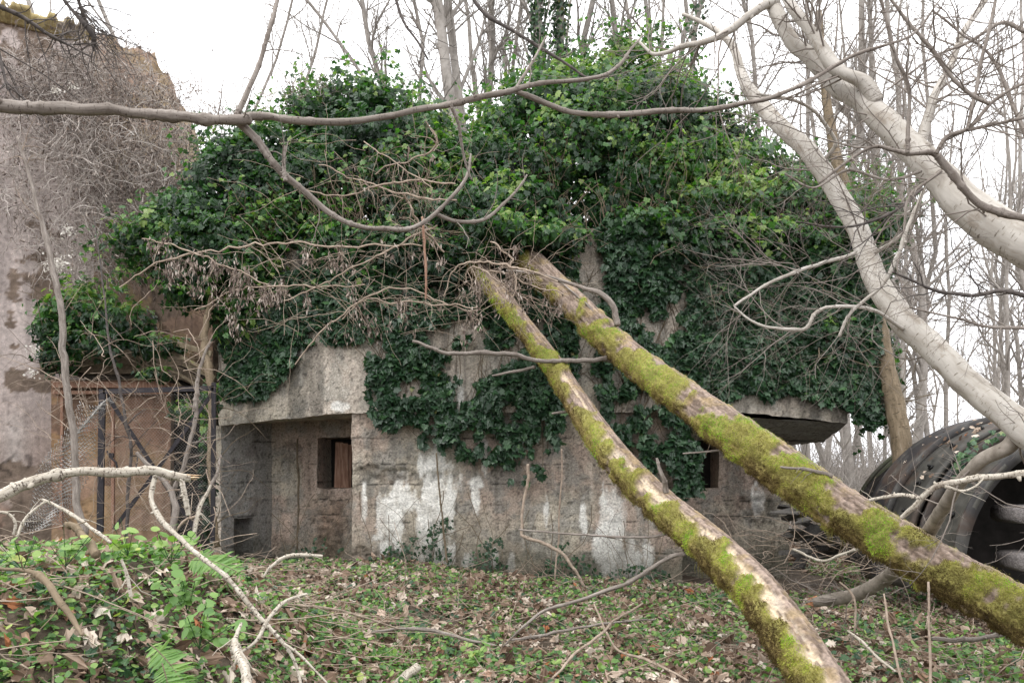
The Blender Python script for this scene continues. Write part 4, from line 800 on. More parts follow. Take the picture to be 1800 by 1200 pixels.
# ------------------------------------------------------------------ curved steel plates on the right
AR = thing('steel_arch', 'dark curved steel shelter plates lying against the ground at the right edge', 'steel arch', (6.1, 8.2, .3))
def arch(y0, y1, Rd, a0, a1, th, name, col, cx=6.1, cz=.5, skew=0.):
    a = np.radians(np.linspace(a0, a1, 60)); prof = [(y0, Rd), (y1, Rd), (y1, Rd - th), (y0, Rd - th)]
    ysub = np.linspace(y0, y1, 9); rows = [(y, Rd + .012 * np.sin((y - y0) / (y1 - y0) * np.pi)) for y in ysub] + [(y, Rd - th) for y in ysub[::-1]]
    V = A([[(cx + skew * (y - y0) + r * math.cos(q), y, cz + r * math.sin(q)) for (y, r) in rows] for q in a]); n = len(rows); V = V.reshape(-1, 3)
    idx = np.arange(len(V)).reshape(60, n); q = np.roll(idx, -1, 1)
    F = np.stack([idx[:-1], q[:-1], q[1:], idx[1:]], -1).reshape(-1, 4)
    c = A(col) * (.55 + .9 * fbm(V * A([1, 1, 1]), 2.2, 4, 71)[:, None]); k = (sst(.52, .64, fbm(V, 4.3, 4, 72)) * .7)[:, None]; c = c * (1 - k) + A([.075, .048, .034]) * k; k = (sst(.55, .62, fbm(V * A([1, 6, 1]), 4, 4, 73)) * .5)[:, None]; c = c * (1 - k) + A([.11, .105, .095]) * k; V = V + (fbm(V, 2.5, 2, 74)[:, None] - .5) * .004
    mb = MB(); mb.add(V, [F, idx[0][None, ::-1], idx[-1][None]], Col=c); return mb.build(name, M_STEEL, AR, smooth=True)
arch(8.2, 8.85, 1.52, 188, 72, .05, 'arch_plate', (.060, .058, .050)); arch(8.95, 9.5, 1.66, 190, 70, .05, 'arch_plate', (.045, .043, .038)); arch(9.6, 10.1, 1.70, 190, 66, .06, 'arch_plate', (.022, .020, .022))
for y, Rd in ((8.86, 1.60), (9.52, 1.72), (8.2, 1.55)): arch(y, y + .05, Rd, 188, 72, .12, 'flange', (.03, .028, .028))
arch(10.3, 12.2, 1.55, 185, 80, .05, 'arch_plate', (.03, .035, .02), 6.7, .45)
for y in np.linspace(10.4, 12.1, 9): arch(y, y + .06, 1.585, 185, 90, .05, 'rib', (.075, .08, .045), 6.7, .45)
for y, Rd, qs in ((9.15, 1.675, (160, 148, 140, 128, 115)), (8.45, 1.535, (158, 140, 120))):
    for qd in qs:
        q = R_(qd); n = A([math.cos(q), 0, math.sin(q)]); c = A([6.1, y, .5]) + n * Rd; mb = MB(); add_tubes(mb, np.stack([c, c + n * .018])[None], A([[.035, .035]]), 6, True); add_tubes(mb, np.stack([c + n * .018, c + n * .05])[None], A([[.018, .016]]), 8, True); mb.build('bolt', M_STEEL, AR)
mb = MB(); nx = 20; V = A([(6.1 + 1.9 * math.cos(R_(q)), y, max(-.3, .5 + 1.45 * math.sin(R_(q)))) for y in (10.2,) for q in np.linspace(0, 180, nx)] + [(6.1, 10.2, -.3)]); mb.add(V, A([[i, i + 1, nx] for i in range(nx - 1)])); 
mb.build('back_plate', M_VOID, AR)
arch(8.25, 10.15, 1.46, 190, 0, .03, 'lining', (.02, .018, .018))
for lb, c, sz in [('rounded grey concrete block, upper of two inside the dark steel arch', W(1830, 903, 8.3), (.82, .4, .19)), ('rounded grey concrete block, lower of two inside the dark steel arch', W(1838, 985, 8.25), (.82, .4, .2))]:
    bm = MB(); n = 20; th = np.linspace(0, 2 * np.pi, 40, endpoint=False)
    x, y, z = A(sz) / 2; pf = np.stack([np.sign(np.cos(th)) * np.abs(np.cos(th)) ** .35 * x, np.sign(np.sin(th)) * np.abs(np.sin(th)) ** .45 * z], -1)
    rows = [(-y, .90), (-y + .02, .97), (-y + .05, 1), (y, 1)]; V = A([[(c[0] + p[0] * k, c[1] + yy, c[2] + p[1] * k) for p in pf] for yy, k in rows]); V = V.reshape(-1, 3); V += (fbm(V, 9, 3, 5)[:, None] - .5) * .02
    idx = np.arange(len(V)).reshape(4, 40); q = np.roll(idx, -1, 1); F = np.stack([idx[:-1], q[:-1], q[1:], idx[1:]], -1).reshape(-1, 4)
    bm.add(V, [F, idx[0][None, ::-1], idx[-1][None]], Col=A([.21, .19, .185]) * (.6 + .8 * fbm(V, 6, 3, 8)[:, None])); tag(bm.build('concrete_block', M_CONC, None, c - A([0, 0, sz[2] / 2])), lb, 'block')
m = 60; q = np.radians(rng.uniform(100, 150, m)); y = rng.uniform(8.3, 10, m); Rr = np.where(y < 8.85, 1.53, 1.70); n_ = np.stack([np.cos(q), 0 * q, np.sin(q)], -1)
lm = MB(); add_leaves(lm, A([6.1, 0, .5]) + n_ * (Rr + .012)[:, None] + np.stack([0 * y, y, 0 * y], -1), n_ + rng.normal(0, .15, (m, 3)), rng.normal(size=(m, 3)), rng.uniform(.04, .09, m), maple_template(), .2, .4, crumple=.1)
tag(lm.build('leaf_litter', M_DEAD, None, (6.1, 9, 1.8), False), 'dead leaves caught on the curved steel plates', 'leaf litter', kind='stuff')
# rubble piles: stacked slabs beside the arch
RB_ = thing('rubble_heap', 'dark heap of broken slabs and slates behind the thick log, right of the bunker', 'rubble', (4.9, 10.5, 0))
for k in range(46):
    mb = MB(); xx = rng.uniform(1392, 1530); yy = rng.uniform(870 + .25 * abs(xx - 1450), 985); box(mb, W(xx, yy, rng.uniform(9.6, 11.6)), (rng.uniform(.15, .5), rng.uniform(.1, .4), rng.uniform(.02, .07)), rng.uniform(-1, 1), rng.uniform(-.4, .4), .006, rng.uniform(-.5, .5))
    mb.at['Col'] = [(0, np.tile(A([[.07, .065, .06]]) * rng.uniform(.6, 1.6), (mb.n, 1)))]; mb.build('slab', M_CONC, RB_, smooth=False)

# ------------------------------------------------------------------ the wood behind
def bare_proto(h, r, seed, spread=.35, nl=12, fine=True, lean=0.):
    K = 12; z = np.linspace(0, h, K); P = np.stack([lean * z + .15 * h * .12 * (noise2(z, z * 0, .2, 2, seed) - .5) * 4, .1 * h * (noise2(z, z * 0, .2, 2, seed + 9) - .5), z], -1)
    return P, r * (1 - .8 * (z / h)) + .004
FARS = []
def far_tree(P, Rr, label, group, seed, n1=13, L1=(1.5, 4.5), mat=None, n2=7, n3=4, s=7, loc=None, link_label=True):
    root = thing('bare_tree', label, 'tree', P[0] if loc is None else loc, group)
    mb = MB(); add_tubes(mb, P[None], Rr[None], s); mb.build('trunk', mat or M_FAR, root)
    mb = MB(); a, b = kids(P[None], Rr[None], n1, L1, (20, 50), 9, .13, .10, .55, tmin=.18, end=.25); add_tubes(mb, a, b, 5)
    c, d = kids(a, b, n2, (.6, 2.0), (25, 55), 7, .17, .07, .6); add_tubes(mb, c, d, 3)
    e, f = kids(c, d, n3, (.2, .8), (30, 60), 4, .2, .04, .65); add_tubes(mb, e, f, 3); mb.build('crown', mat or M_FAR, root); return root
# individual trunks close behind the bunker
spec = [(690, 190, 640, 0, 11, 17), (800, 250, 768, -10, 22, 15), (815, 240, 785, -10, 17, 15.5), (870, 190, 848, -10, 13, 17), (905, 180, 885, 0, 8, 19), (950, 170, 945, -10, 17, 16), (985, 150, 985, -10, 18, 16.5), (1030, 130, 1036, -10, 13, 18),
        (1080, 120, 1074, -10, 12, 18), (1130, 130, 1140, -10, 9, 19), (745, 200, 728, -10, 8, 19), (1190, 160, 1215, -10, 10, 20), (640, 160, 560, 40, 7, 18), (1120, 100, 1100, -10, 8, 22), (845, 200, 815, -10, 9, 21), (1230, 150, 1236, -10, 12, 17), (60, 70, 20, -20, 11, 17.5), (190, 60, 150, -20, 9, 18.5), (440, 200, 505, -10, 6, 21), (560, 150, 600, -10, 6, 20), (900, 200, 925, -10, 8, 18), (1165, 150, 1170, -10, 7, 20), (1330, 180, 1300, -10, 9, 18)]
lab = ['leaning slim bare tree left of the pair of brown trunks behind the ivy', 'stoutest brown trunk rising behind the ivy left of its middle dip', 'brown trunk touching the stoutest trunk on its right', 'bare trunk just right of the dip in the ivy', 'thin bare stem between the dip and the ivy wrapped trunks',
       'left of the two ivy wrapped trunks behind the crown', 'right of the two ivy wrapped trunks behind the crown', 'bare trunk directly behind the highest ivy, left side', 'bare trunk behind the top of the highest ivy', 'slim trunk behind the right shoulder of the highest ivy', 'slim bare stem immediately left of the stoutest trunk', 'thin trunk behind where the pale limb crosses at top',
       'thin strongly leaning tree alone in the open sky left of centre', 'far slender tree behind the ivy peak', 'far slender stem right of the brown trunk pair', 'grey trunk behind the ivy right of its peak', 'bare tree rising behind the ruin wall at the far left', 'bare tree behind the ruin, over the end of its cornice', 'very thin tree in the open sky between ruin and ivy', 'thin tree directly behind the left ivy hump', 'slim pale stem left of the ivy wrapped pair', 'slim stem behind the right slope of the ivy peak', 'slim trunk behind the bend of the lower pale tree']
for k, ((x0, y0, x1, y1, w_, dd), lb) in enumerate(zip(spec, lab)):
    b0 = W(x0, y0, dd); t0 = W(x1, y1, dd); dir_ = t0 - b0; base = b0 - dir_ / dir_[2] * (b0[2] + .2); top = t0 + dir_ / dir_[2] * 6
    tt = np.linspace(0, 1, 22)[:, None]; P = base * (1 - tt) + top * tt; P = P + (np.stack([fbm(P, .35, 2, 100 + k), fbm(P, .35, 2, 130 + k), tt[:, 0] * 0 + .5], -1) - .5) * .9 * (w_ < 16)
    Rr = w_ / 2 / FP * dd * np.linspace(1.25, .5, 22); r = far_tree(P, Rr, lb, 'bare trees close behind the bunker', k, 20, (1.0, 3.6), M_FAR, 8, 5, 8)
    if k in (5, 6, 15):
        n = 5200 if k != 15 else 1500; i = rng.integers(6, 21, n); f = rng.random((n, 1)); pc = P[i - 1] * (1 - f) + P[i] * f; ang = rng.uniform(0, 6.28, n); o = np.stack([np.cos(ang), np.sin(ang), rng.normal(0, .3, n)], -1)
        rad = .12 + .14 * rng.random(n) ** 2; lm = MB(); add_leaves(lm, pc + o * rad[:, None], o + rng.normal(0, .4, (n, 3)), A([[0, 0, -1.]]) + rng.normal(0, .5, (n, 3)), rng.uniform(.05, .09, n), small_template()); lm.build('ivy', M_IVYW, r, smooth=False)
# repeated distant trees
protos = []
for k in range(7):
    P, Rr = bare_proto(17 + rng.uniform(-2, 4), rng.uniform(.06, .13), 200 + 7 * k, lean=rng.uniform(-.06, .06)); protos.append((P, Rr))
N_FAR = 0
GR = 'slender bare trees of the wood behind the bunker and ruin'
FL = 'slender leafless tree among the many alike in the pale wood behind the bunker'
pr = [far_tree(P, Rr, FL, GR, k, 16, (1.8, 5.0), M_FAR, 8, 4, 6, loc=(0, 0, 0)) for k, (P, Rr) in enumerate(protos)]
used = set()
places = []
for k in range(32): places.append((rng.uniform(1440, 1830), rng.uniform(17, 48)))
for k in range(20): places.append((rng.uniform(850, 1450), rng.uniform(24, 50)))
for k in range(4): places.append((rng.uniform(-40, 200), rng.uniform(24, 32)))
for k, (px, dd) in enumerate(places):
    i = k % len(pr)
    o = pr[i] if i not in used else copy_tree(pr[i]); used.add(i)
    x = (px - 900) / FP * dd; o.location = (x, dd, float(hgt(x, dd)) - .1); o.rotation_euler = (0, 0, rng.uniform(0, 6.28)); s = rng.uniform(.7, 1.15); o.scale = (s, s, s * rng.uniform(.9, 1.1))
# undergrowth mass far off, nobody could count it
ug = MB(); n = 2600; px = np.concatenate([rng.uniform(1380, 1850, 2000), rng.uniform(500, 1400, 600)]); dd = rng.uniform(16, 55, n); P0 = W(px, 0, dd); P0[:, 2] = hgt(P0[:, 0], dd)
dirs = nrm(rng.normal(size=(n, 3)) * A([.5, .5, .1]) + A([0, 0, 1.])); c = P0; out = [c]; L = rng.uniform(.8, 4.2, n)[:, None] / 6
for k in range(6): c = c + dirs * L; dirs = nrm(dirs + rng.normal(size=(n, 3)) * .16); out.append(c)
PP = np.stack(out, 1); RR = rng.uniform(.008, .022, n)[:, None] * np.linspace(1, .3, 7)[None]; add_tubes(ug, PP, RR, 3); a, b = kids(PP, RR, 5, (.3, 1.4), K=5, rf=.6); add_tubes(ug, a, b, 3)
tag(ug.build('undergrowth', M_FAR), 'pale brown thicket of bare stems at the foot of the far wood', 'undergrowth', kind='stuff')

# ------------------------------------------------------------------ ivy
def blob_leaves(lm, cx, cy, d, rx, ry, rz, n, size=(.045, .115)):
    "a cushion of ivy leaves round the point seen at cx, cy"
    c = W(cx, cy, d); ax = A([rx * d / FP, rz, ry * d / FP])
    v = nrm(rng.normal(size=(n * 2, 3))); v = v[(v[:, 1] < .35)][:n]; m = len(v)
    rr = 1 - .42 * rng.random(m) ** 1.7; o_ = rng.random(m) < .16; rr = np.where(o_, 1 + .30 * rng.random(m) ** 1.6, rr)
    lump = 1 + 1.15 * (fbm(v * 2 + c, 1.6, 3, 5) - .5) + .9 * (fbm(v * ax + c, 4, 2, 6) - .5)
    p = c + v * ax * (rr * lump)[:, None]
    nr = nrm(v / ax) * .9 + A([0, -.25, .55]) + rng.normal(0, .55, (m, 3))
    tp = A([0, -.3, -1.]) + rng.normal(0, .55, (m, 3)) + v * .4
    rn = np.clip(.30 + .40 * sst(-.3, .8, v[:, 2]) + rng.normal(0, .2, m) + 1.4 * (fbm(p, .9, 2, 3) - .5) + .12 * sst(5.2, 6.6, p[:, 2]) - .03, 0, 1)  # top light put into leaf colour: brighter on cushion tops and high crown
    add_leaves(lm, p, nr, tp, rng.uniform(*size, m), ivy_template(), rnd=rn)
def shoots(sm, lm, cx, cy, d, n, L=(.3, .9), up=.12):
    "leafy shoots that break the outline"
    n = int(n * 2.2)
    c = W(cx + rng.uniform(-55, 55, n), cy + rng.uniform(-20, 40, n), d + rng.uniform(-.3, .3, n))
    dr = nrm(rng.normal(size=(n, 3)) * A([.8, .5, .4]) + A([0, 0, .9])); K = 9; out = [c]; st = (rng.uniform(*L, n) / (K - 1))[:, None]
    for _ in range(K - 1): c = c + dr * st; dr = nrm(dr + rng.normal(size=(n, 3)) * .22 + A([0, 0, up - .1]) - A([0, 0, .12]) * (rng.random((n, 1)) < .5)); out.append(c)
    P = np.stack(out, 1); add_tubes(sm, P, np.full((n, K), .004) * np.linspace(1, .4, K), 4)
    m = 9; i = rng.integers(2, K, (n, m)); q = P[np.arange(n)[:, None], i].reshape(-1, 3) + rng.normal(0, .03, (n * m, 3))
    add_leaves(lm, q, rng.normal(0, .6, (n * m, 3)) + A([0, -.5, .7]), rng.normal(0, .7, (n * m, 3)) + A([0, 0, -.4]), rng.uniform(.05, .09, n * m), ivy_template(), rnd=np.clip(rng.normal(.72, .18, n * m), 0, 1))
def ivy_thing(label, blobs, dens, tops, loc, extra=None):
    root = thing('ivy', label, 'ivy', loc); lm = MB(); sm = MB()
    for (cx, cy, d, rx, ry, rz) in blobs:
        a = rx * d / FP; b = ry * d / FP; n = int(dens * 4 * (a * b + a * rz + b * rz) * 1.05); blob_leaves(lm, cx, cy, d, rx, ry, rz, n)
    for t in tops: shoots(sm, lm, *t)
    ns = 9 * len(blobs); bi = rng.integers(0, len(blobs), ns); B = A(blobs, float)[bi]                       # woody stems inside
    p0 = W(B[:, 0] + rng.uniform(-.6, .6, ns) * B[:, 3], B[:, 1] + B[:, 4] * .5, B[:, 2] - B[:, 5] * .2); dr = nrm(rng.normal(size=(ns, 3)) * A([1, .5, .5]) + A([0, 0, .2])); out = [p0]; c = p0
    for _ in range(7): c = c + dr * .14; dr = nrm(dr + rng.normal(size=(ns, 3)) * .3); out.append(c)
    add_tubes(sm, np.stack(out, 1), rng.uniform(.003, .010, ns)[:, None] * np.linspace(1, .3, 8), 4)
    if extra: extra(lm, sm)
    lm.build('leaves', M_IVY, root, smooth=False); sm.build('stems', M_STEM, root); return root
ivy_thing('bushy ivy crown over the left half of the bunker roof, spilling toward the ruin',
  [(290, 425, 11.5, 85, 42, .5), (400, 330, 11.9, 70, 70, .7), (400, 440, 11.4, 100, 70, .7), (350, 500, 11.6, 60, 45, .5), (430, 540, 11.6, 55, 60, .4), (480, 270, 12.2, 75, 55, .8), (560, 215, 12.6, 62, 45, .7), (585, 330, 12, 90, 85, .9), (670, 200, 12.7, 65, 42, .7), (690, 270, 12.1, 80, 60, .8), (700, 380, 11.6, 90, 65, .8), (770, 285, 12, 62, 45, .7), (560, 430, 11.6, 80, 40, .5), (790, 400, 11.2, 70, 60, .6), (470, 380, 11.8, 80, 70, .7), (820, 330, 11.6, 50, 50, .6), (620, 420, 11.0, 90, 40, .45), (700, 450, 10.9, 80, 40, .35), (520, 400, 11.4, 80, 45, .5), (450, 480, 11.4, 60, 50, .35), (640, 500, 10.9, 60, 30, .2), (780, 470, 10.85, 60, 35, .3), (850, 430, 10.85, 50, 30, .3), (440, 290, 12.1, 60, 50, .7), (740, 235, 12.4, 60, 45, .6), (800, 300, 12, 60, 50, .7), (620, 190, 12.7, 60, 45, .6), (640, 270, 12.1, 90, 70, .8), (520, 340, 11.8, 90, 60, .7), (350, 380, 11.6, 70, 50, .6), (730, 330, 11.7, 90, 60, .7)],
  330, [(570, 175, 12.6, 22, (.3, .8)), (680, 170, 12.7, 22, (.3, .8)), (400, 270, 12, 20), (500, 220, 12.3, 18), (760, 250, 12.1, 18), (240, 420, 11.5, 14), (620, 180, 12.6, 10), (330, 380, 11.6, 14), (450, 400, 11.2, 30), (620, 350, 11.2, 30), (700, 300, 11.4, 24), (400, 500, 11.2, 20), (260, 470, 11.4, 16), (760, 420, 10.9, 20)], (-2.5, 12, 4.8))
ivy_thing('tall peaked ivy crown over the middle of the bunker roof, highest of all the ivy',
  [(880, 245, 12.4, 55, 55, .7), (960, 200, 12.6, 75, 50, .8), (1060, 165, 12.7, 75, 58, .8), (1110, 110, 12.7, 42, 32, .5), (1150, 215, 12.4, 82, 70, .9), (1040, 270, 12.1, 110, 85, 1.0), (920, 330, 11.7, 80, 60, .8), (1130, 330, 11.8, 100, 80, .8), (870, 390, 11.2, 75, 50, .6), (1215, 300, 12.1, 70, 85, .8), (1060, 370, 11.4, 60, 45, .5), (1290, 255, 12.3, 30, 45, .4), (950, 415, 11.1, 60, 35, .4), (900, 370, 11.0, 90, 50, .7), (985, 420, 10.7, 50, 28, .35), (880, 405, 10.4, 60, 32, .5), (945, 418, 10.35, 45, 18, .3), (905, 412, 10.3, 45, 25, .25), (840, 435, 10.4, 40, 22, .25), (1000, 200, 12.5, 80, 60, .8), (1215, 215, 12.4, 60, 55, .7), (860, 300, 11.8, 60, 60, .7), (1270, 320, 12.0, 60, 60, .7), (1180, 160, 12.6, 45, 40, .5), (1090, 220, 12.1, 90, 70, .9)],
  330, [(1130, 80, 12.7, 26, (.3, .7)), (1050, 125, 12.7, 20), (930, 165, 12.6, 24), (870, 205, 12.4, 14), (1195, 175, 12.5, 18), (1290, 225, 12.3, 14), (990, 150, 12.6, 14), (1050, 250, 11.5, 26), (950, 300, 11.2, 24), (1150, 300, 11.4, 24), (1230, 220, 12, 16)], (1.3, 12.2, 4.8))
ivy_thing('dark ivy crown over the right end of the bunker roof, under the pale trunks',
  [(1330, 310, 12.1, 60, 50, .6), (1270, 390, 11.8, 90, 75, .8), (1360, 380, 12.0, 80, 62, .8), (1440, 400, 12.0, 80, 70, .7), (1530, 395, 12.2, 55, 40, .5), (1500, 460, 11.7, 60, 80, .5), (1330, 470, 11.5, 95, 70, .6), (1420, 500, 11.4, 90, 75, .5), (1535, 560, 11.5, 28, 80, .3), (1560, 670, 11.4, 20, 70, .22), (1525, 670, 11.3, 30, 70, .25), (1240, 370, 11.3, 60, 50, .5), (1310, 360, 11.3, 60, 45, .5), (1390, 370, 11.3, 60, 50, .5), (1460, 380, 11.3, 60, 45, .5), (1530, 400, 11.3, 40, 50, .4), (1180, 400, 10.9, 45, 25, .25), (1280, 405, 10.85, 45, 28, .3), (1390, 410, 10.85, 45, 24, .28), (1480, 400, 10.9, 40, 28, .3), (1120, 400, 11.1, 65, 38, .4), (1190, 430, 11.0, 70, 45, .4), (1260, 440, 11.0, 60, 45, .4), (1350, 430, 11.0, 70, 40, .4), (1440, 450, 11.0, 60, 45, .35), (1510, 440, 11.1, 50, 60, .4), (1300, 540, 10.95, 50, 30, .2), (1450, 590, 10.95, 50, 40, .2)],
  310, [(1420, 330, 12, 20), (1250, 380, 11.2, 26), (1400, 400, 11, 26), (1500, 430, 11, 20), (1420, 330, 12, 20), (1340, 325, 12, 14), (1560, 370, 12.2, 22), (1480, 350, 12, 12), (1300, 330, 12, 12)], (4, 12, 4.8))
# ivy that hugs the faces
def fdepth(u): return np.interp(u, [385, 618, 1200, 1490, 1600], [11.75, 10.88, 10.98, 11.0, 11.1])
def wall_ivy(label, poly, n, thr, seed, loc, size=(.045, .13), low=0):
    root = thing('wall_ivy', label, 'ivy', loc); p = A(poly, float)
    u = rng.uniform(p[:, 0].min(), p[:, 0].max(), n); v = rng.uniform(p[:, 1].min(), p[:, 1].max(), n)
    uw = u + 38 * (noise2(u, v, .02, 3, seed) - .5); vw = v + 60 * (noise2(u, v, .018, 3, seed + 4) - .5)
    k = inpoly(uw, vw, poly); nn_ = .6 * noise2(u, v, .022, 3, seed + 2) + .4 * noise2(u, v * .6, .06, 3, seed + 3); k &= nn_ > thr + (sst(560, 760, v) * low)
    u, v = u[k], v[k]; m = len(u); off = .03 + .13 * rng.random(m) * noise2(u, v, .03, 2, seed + 5) * 2
    P = W(u, v, fdepth(u) - off); lm = MB(); sm = MB()
    nr = A([0, -.75, .5]) + rng.normal(0, .5, (m, 3)); tp = A([0, -.15, -1.]) + rng.normal(0, .5, (m, 3))
    add_leaves(lm, P, nr, tp, rng.uniform(*size, m), ivy_template(), rnd=np.clip(rng.beta(2, 3, m) + .3 * (noise2(u, v, .02, 2, seed + 7) - .5), 0, 1))
    ns = m // 45; i = rng.integers(0, m, ns); c = W(u[i], v[i], fdepth(u[i]) - .02); dr = nrm(rng.normal(size=(ns, 3)) * A([.35, 0, .2]) + A([0, 0, 1.])); out = [c]
    for _ in range(9): c = c + dr * .11; dr = nrm(dr + rng.normal(size=(ns, 3)) * A([.2, .02, .1])); out.append(c)
    add_tubes(sm, np.stack(out, 1), rng.uniform(.002, .006, ns)[:, None] * np.ones((1, 10)), 4)
    lm.build('leaves', M_IVYW, root, smooth=False); sm.build('stems', M_STEM, root)
wall_ivy('curtain of ivy hanging down the left fascia above the gun recess', [(385, 400), (383, 640), (392, 700), (470, 695), (495, 660), (515, 600), (640, 600), (640, 400)], 15000, .40, 1, (-3.6, 11, 3))
wall_ivy('patchy ivy hanging over the stained middle wall, left of the thin log', [(645, 440), (650, 640), (650, 700), (655, 745), (700, 775), (770, 800), (870, 810), (905, 850), (950, 850), (985, 760), (1020, 700), (1010, 380), (620, 380)], 21000, .435, 2, (-.5, 10.8, 3), low=.10)
wall_ivy('dark ivy behind and between the two leaning logs', [(1065, 380), (1060, 520), (1040, 650), (1055, 700), (1060, 800), (1190, 880), (1240, 870), (1230, 760), (1240, 380)], 11500, .41, 3, (1.8, 10.8, 3), low=.06)
wall_ivy('dense ivy sheet over the right fascia above the overhang corner', [(1220, 380), (1210, 740), (1300, 700), (1400, 690), (1490, 705), (1530, 760), (1550, 740), (1560, 380)], 21000, .33, 4, (4, 10.8, 3))
wall_ivy('thin ivy creepers at the foot of the stained wall', [(480, 985), (560, 930), (640, 990), (770, 900), (790, 880), (800, 1010), (880, 930), (900, 1010), (1000, 960), (1060, 1000), (1180, 1010), (1180, 1060), (480, 1040)], 5000, .46, 6, (0, 10.8, .2), (.03, .06))
# ivy on the shed roof
def shed_ivy(lm, sm): pass
ivy_thing('grey green ivy cushion on the collapsed shed roof by the pink wall',
  [(150, 545, 11.9, 65, 40, .5), (215, 570, 11.9, 60, 38, .5), (100, 580, 11.9, 35, 40, .4), (280, 610, 11.8, 45, 22, .4), (110, 630, 11.8, 35, 25, .3), (170, 600, 11.7, 70, 30, .3), (270, 655, 11.6, 30, 14, .2)], 250, [(150, 515, 11.9, 12, (.2, .4))], (-6, 12, 2.5))
ivy_thing('ivy climbing up beside the left corner of the bunker behind the gate', [(365, 790, 11.0, 10, 90, .15), (330, 720, 11.2, 30, 18, .2), (368, 900, 11, 8, 50, .12), (372, 700, 11.2, 16, 30, .2)], 230, [], (-4.3, 11, .2))
# steel arch ivy trail
def trail(label, pts, d, n, size, mat, jit=8):
    root = thing('ivy', label, 'ivy', W(pts[0][0], pts[0][1], d)); C = A([[*W(x, y, d)] for x, y in pts]); P = spline(C, 30); sm = MB(); add_tubes(sm, P[None], np.full((1, 30), .004), 4); sm.build('stems', M_STEM, root)
    i = rng.integers(0, 30, n); lm = MB(); add_leaves(lm, P[i] + rng.normal(0, jit / FP * d, (n, 3)), rng.normal(0, .4, (n, 3)) + A([-.3, -.7, .5]), rng.normal(0, .6, (n, 3)) + A([0, 0, -1]), rng.uniform(*size, n), ivy_template()); lm.build('leaves', mat, root, smooth=False)
trail('sprig of ivy trailing over the curved steel plates', [(1682, 830), (1690, 805), (1710, 785), (1735, 770), (1775, 752)], 8.35, 60, (.04, .075), M_GIV, 6)
# ------------------------------------------------------------------ dead vines
def dead_vine(label, poly, n, d0, d1, loc, nl, dirb=(0, 0, -.1), seed=0):
    root = thing('dead_vine', label, 'dead vine', loc); p = A(poly, float); u = rng.uniform(p[:, 0].min(), p[:, 0].max(), n * 4); v = rng.uniform(p[:, 1].min(), p[:, 1].max(), n * 4)
    k = inpoly(u, v, poly) & (noise2(u, v, .02, 3, seed) > .36); u, v = u[k][:n], v[k][:n]; m = len(u); c = W(u, v, rng.uniform(d0, d1, m)); dr = nrm(rng.normal(size=(m, 3)) * A([1, .3, 1])); out = [c]; st = rng.uniform(.03, .11, m)[:, None]
    for _ in range(9): c = c + dr * st; dr = nrm(dr + rng.normal(size=(m, 3)) * .38 * A([1, .4, 1]) + A(dirb)); out.append(c)
    P = np.stack(out, 1); sm = MB(); add_tubes(sm, P, (.0018 + .008 * rng.random(m) ** 3)[:, None] * np.linspace(1, .5, 10), 3); sm.build('stems', M_DRYST, root)
    i = rng.integers(0, m, nl); j = rng.integers(0, 10, nl); q = P[i, j] + rng.normal(0, .05, (nl, 3)); lm = MB(); add_leaves(lm, q, rng.normal(size=(nl, 3)), rng.normal(0, .5, (nl, 3)) + A([0, 0, -1]), rng.uniform(.03, .085, nl), A([(0, 0), (.12, .3), (.1, .8), (0, 1.)]), crumple=.06); lm.build('leaves', M_DRY, root, smooth=False); return root
M_DRYST = m_noise('dead_vine_stem', [(.3, (.11, .09, .078)), (.43, (.30, .26, .235)), (.57, (.50, .45, .41)), (.7, (.66, .61, .57))], 3, .9, .3)
dead_vine('thick brown mat of dead vines covering the top of the ruined wall', [(-20, 95), (60, 90), (185, 70), (200, 100), (262, 110), (290, 150), (335, 235), (345, 300), (300, 340), (190, 400), (150, 330), (120, 240), (40, 215), (-20, 210)], 3100, 12.3, 13.3, (-8, 12.5, 7), 11000, seed=1)
dead_vine('loose straggling dead vine hanging over the pink plaster', [(-20, 210), (160, 230), (190, 400), (190, 560), (120, 500), (40, 420), (-20, 330)], 900, 11.8, 12.8, (-8, 12.5, 4), 1700, seed=2)
dead_vine('dead vine hanging over the tan gable beside the ivy crown', [(165, 300), (330, 300), (340, 400), (240, 460), (200, 520), (165, 480)], 1100, 13.0, 14.2, (-6.5, 13.5, 4), 2200, seed=3)
dead_vine('wispy dead vine fringe above the left ivy crown against the sky', [(300, 120), (350, 200), (380, 250), (560, 200), (620, 160), (500, 130), (480, 180), (400, 200)], 380, 12, 13, (-4, 12.5, 6.3), 500, (0, 0, .05), seed=4)
fl_ = MB(); 
for (x, y, d, n, r) in [(98, 160, 11.5, 40, 7), (130, 152, 11.5, 34, 6), (92, 465, 8.6, 120, 14), (110, 462, 8.6, 60, 11), (60, 615, 8.6, 40, 9), (120, 405, 8.7, 40, 9), (55, 655, 8.6, 30, 8)]:
    q = W(x, y, d) + rng.normal(0, r / FP * d * .6, (n, 3)); add_leaves(fl_, q, rng.normal(size=(n, 3)), rng.normal(size=(n, 3)), rng.uniform(.012, .035, n), small_template(), crumple=.1)
tag(fl_.build('seed_heads', M_FLUFF, None, W(92, 465, 8.6), False), 'white fluffy old man\'s beard seed heads caught in the vines by the pink wall', 'seed heads', kind='stuff')
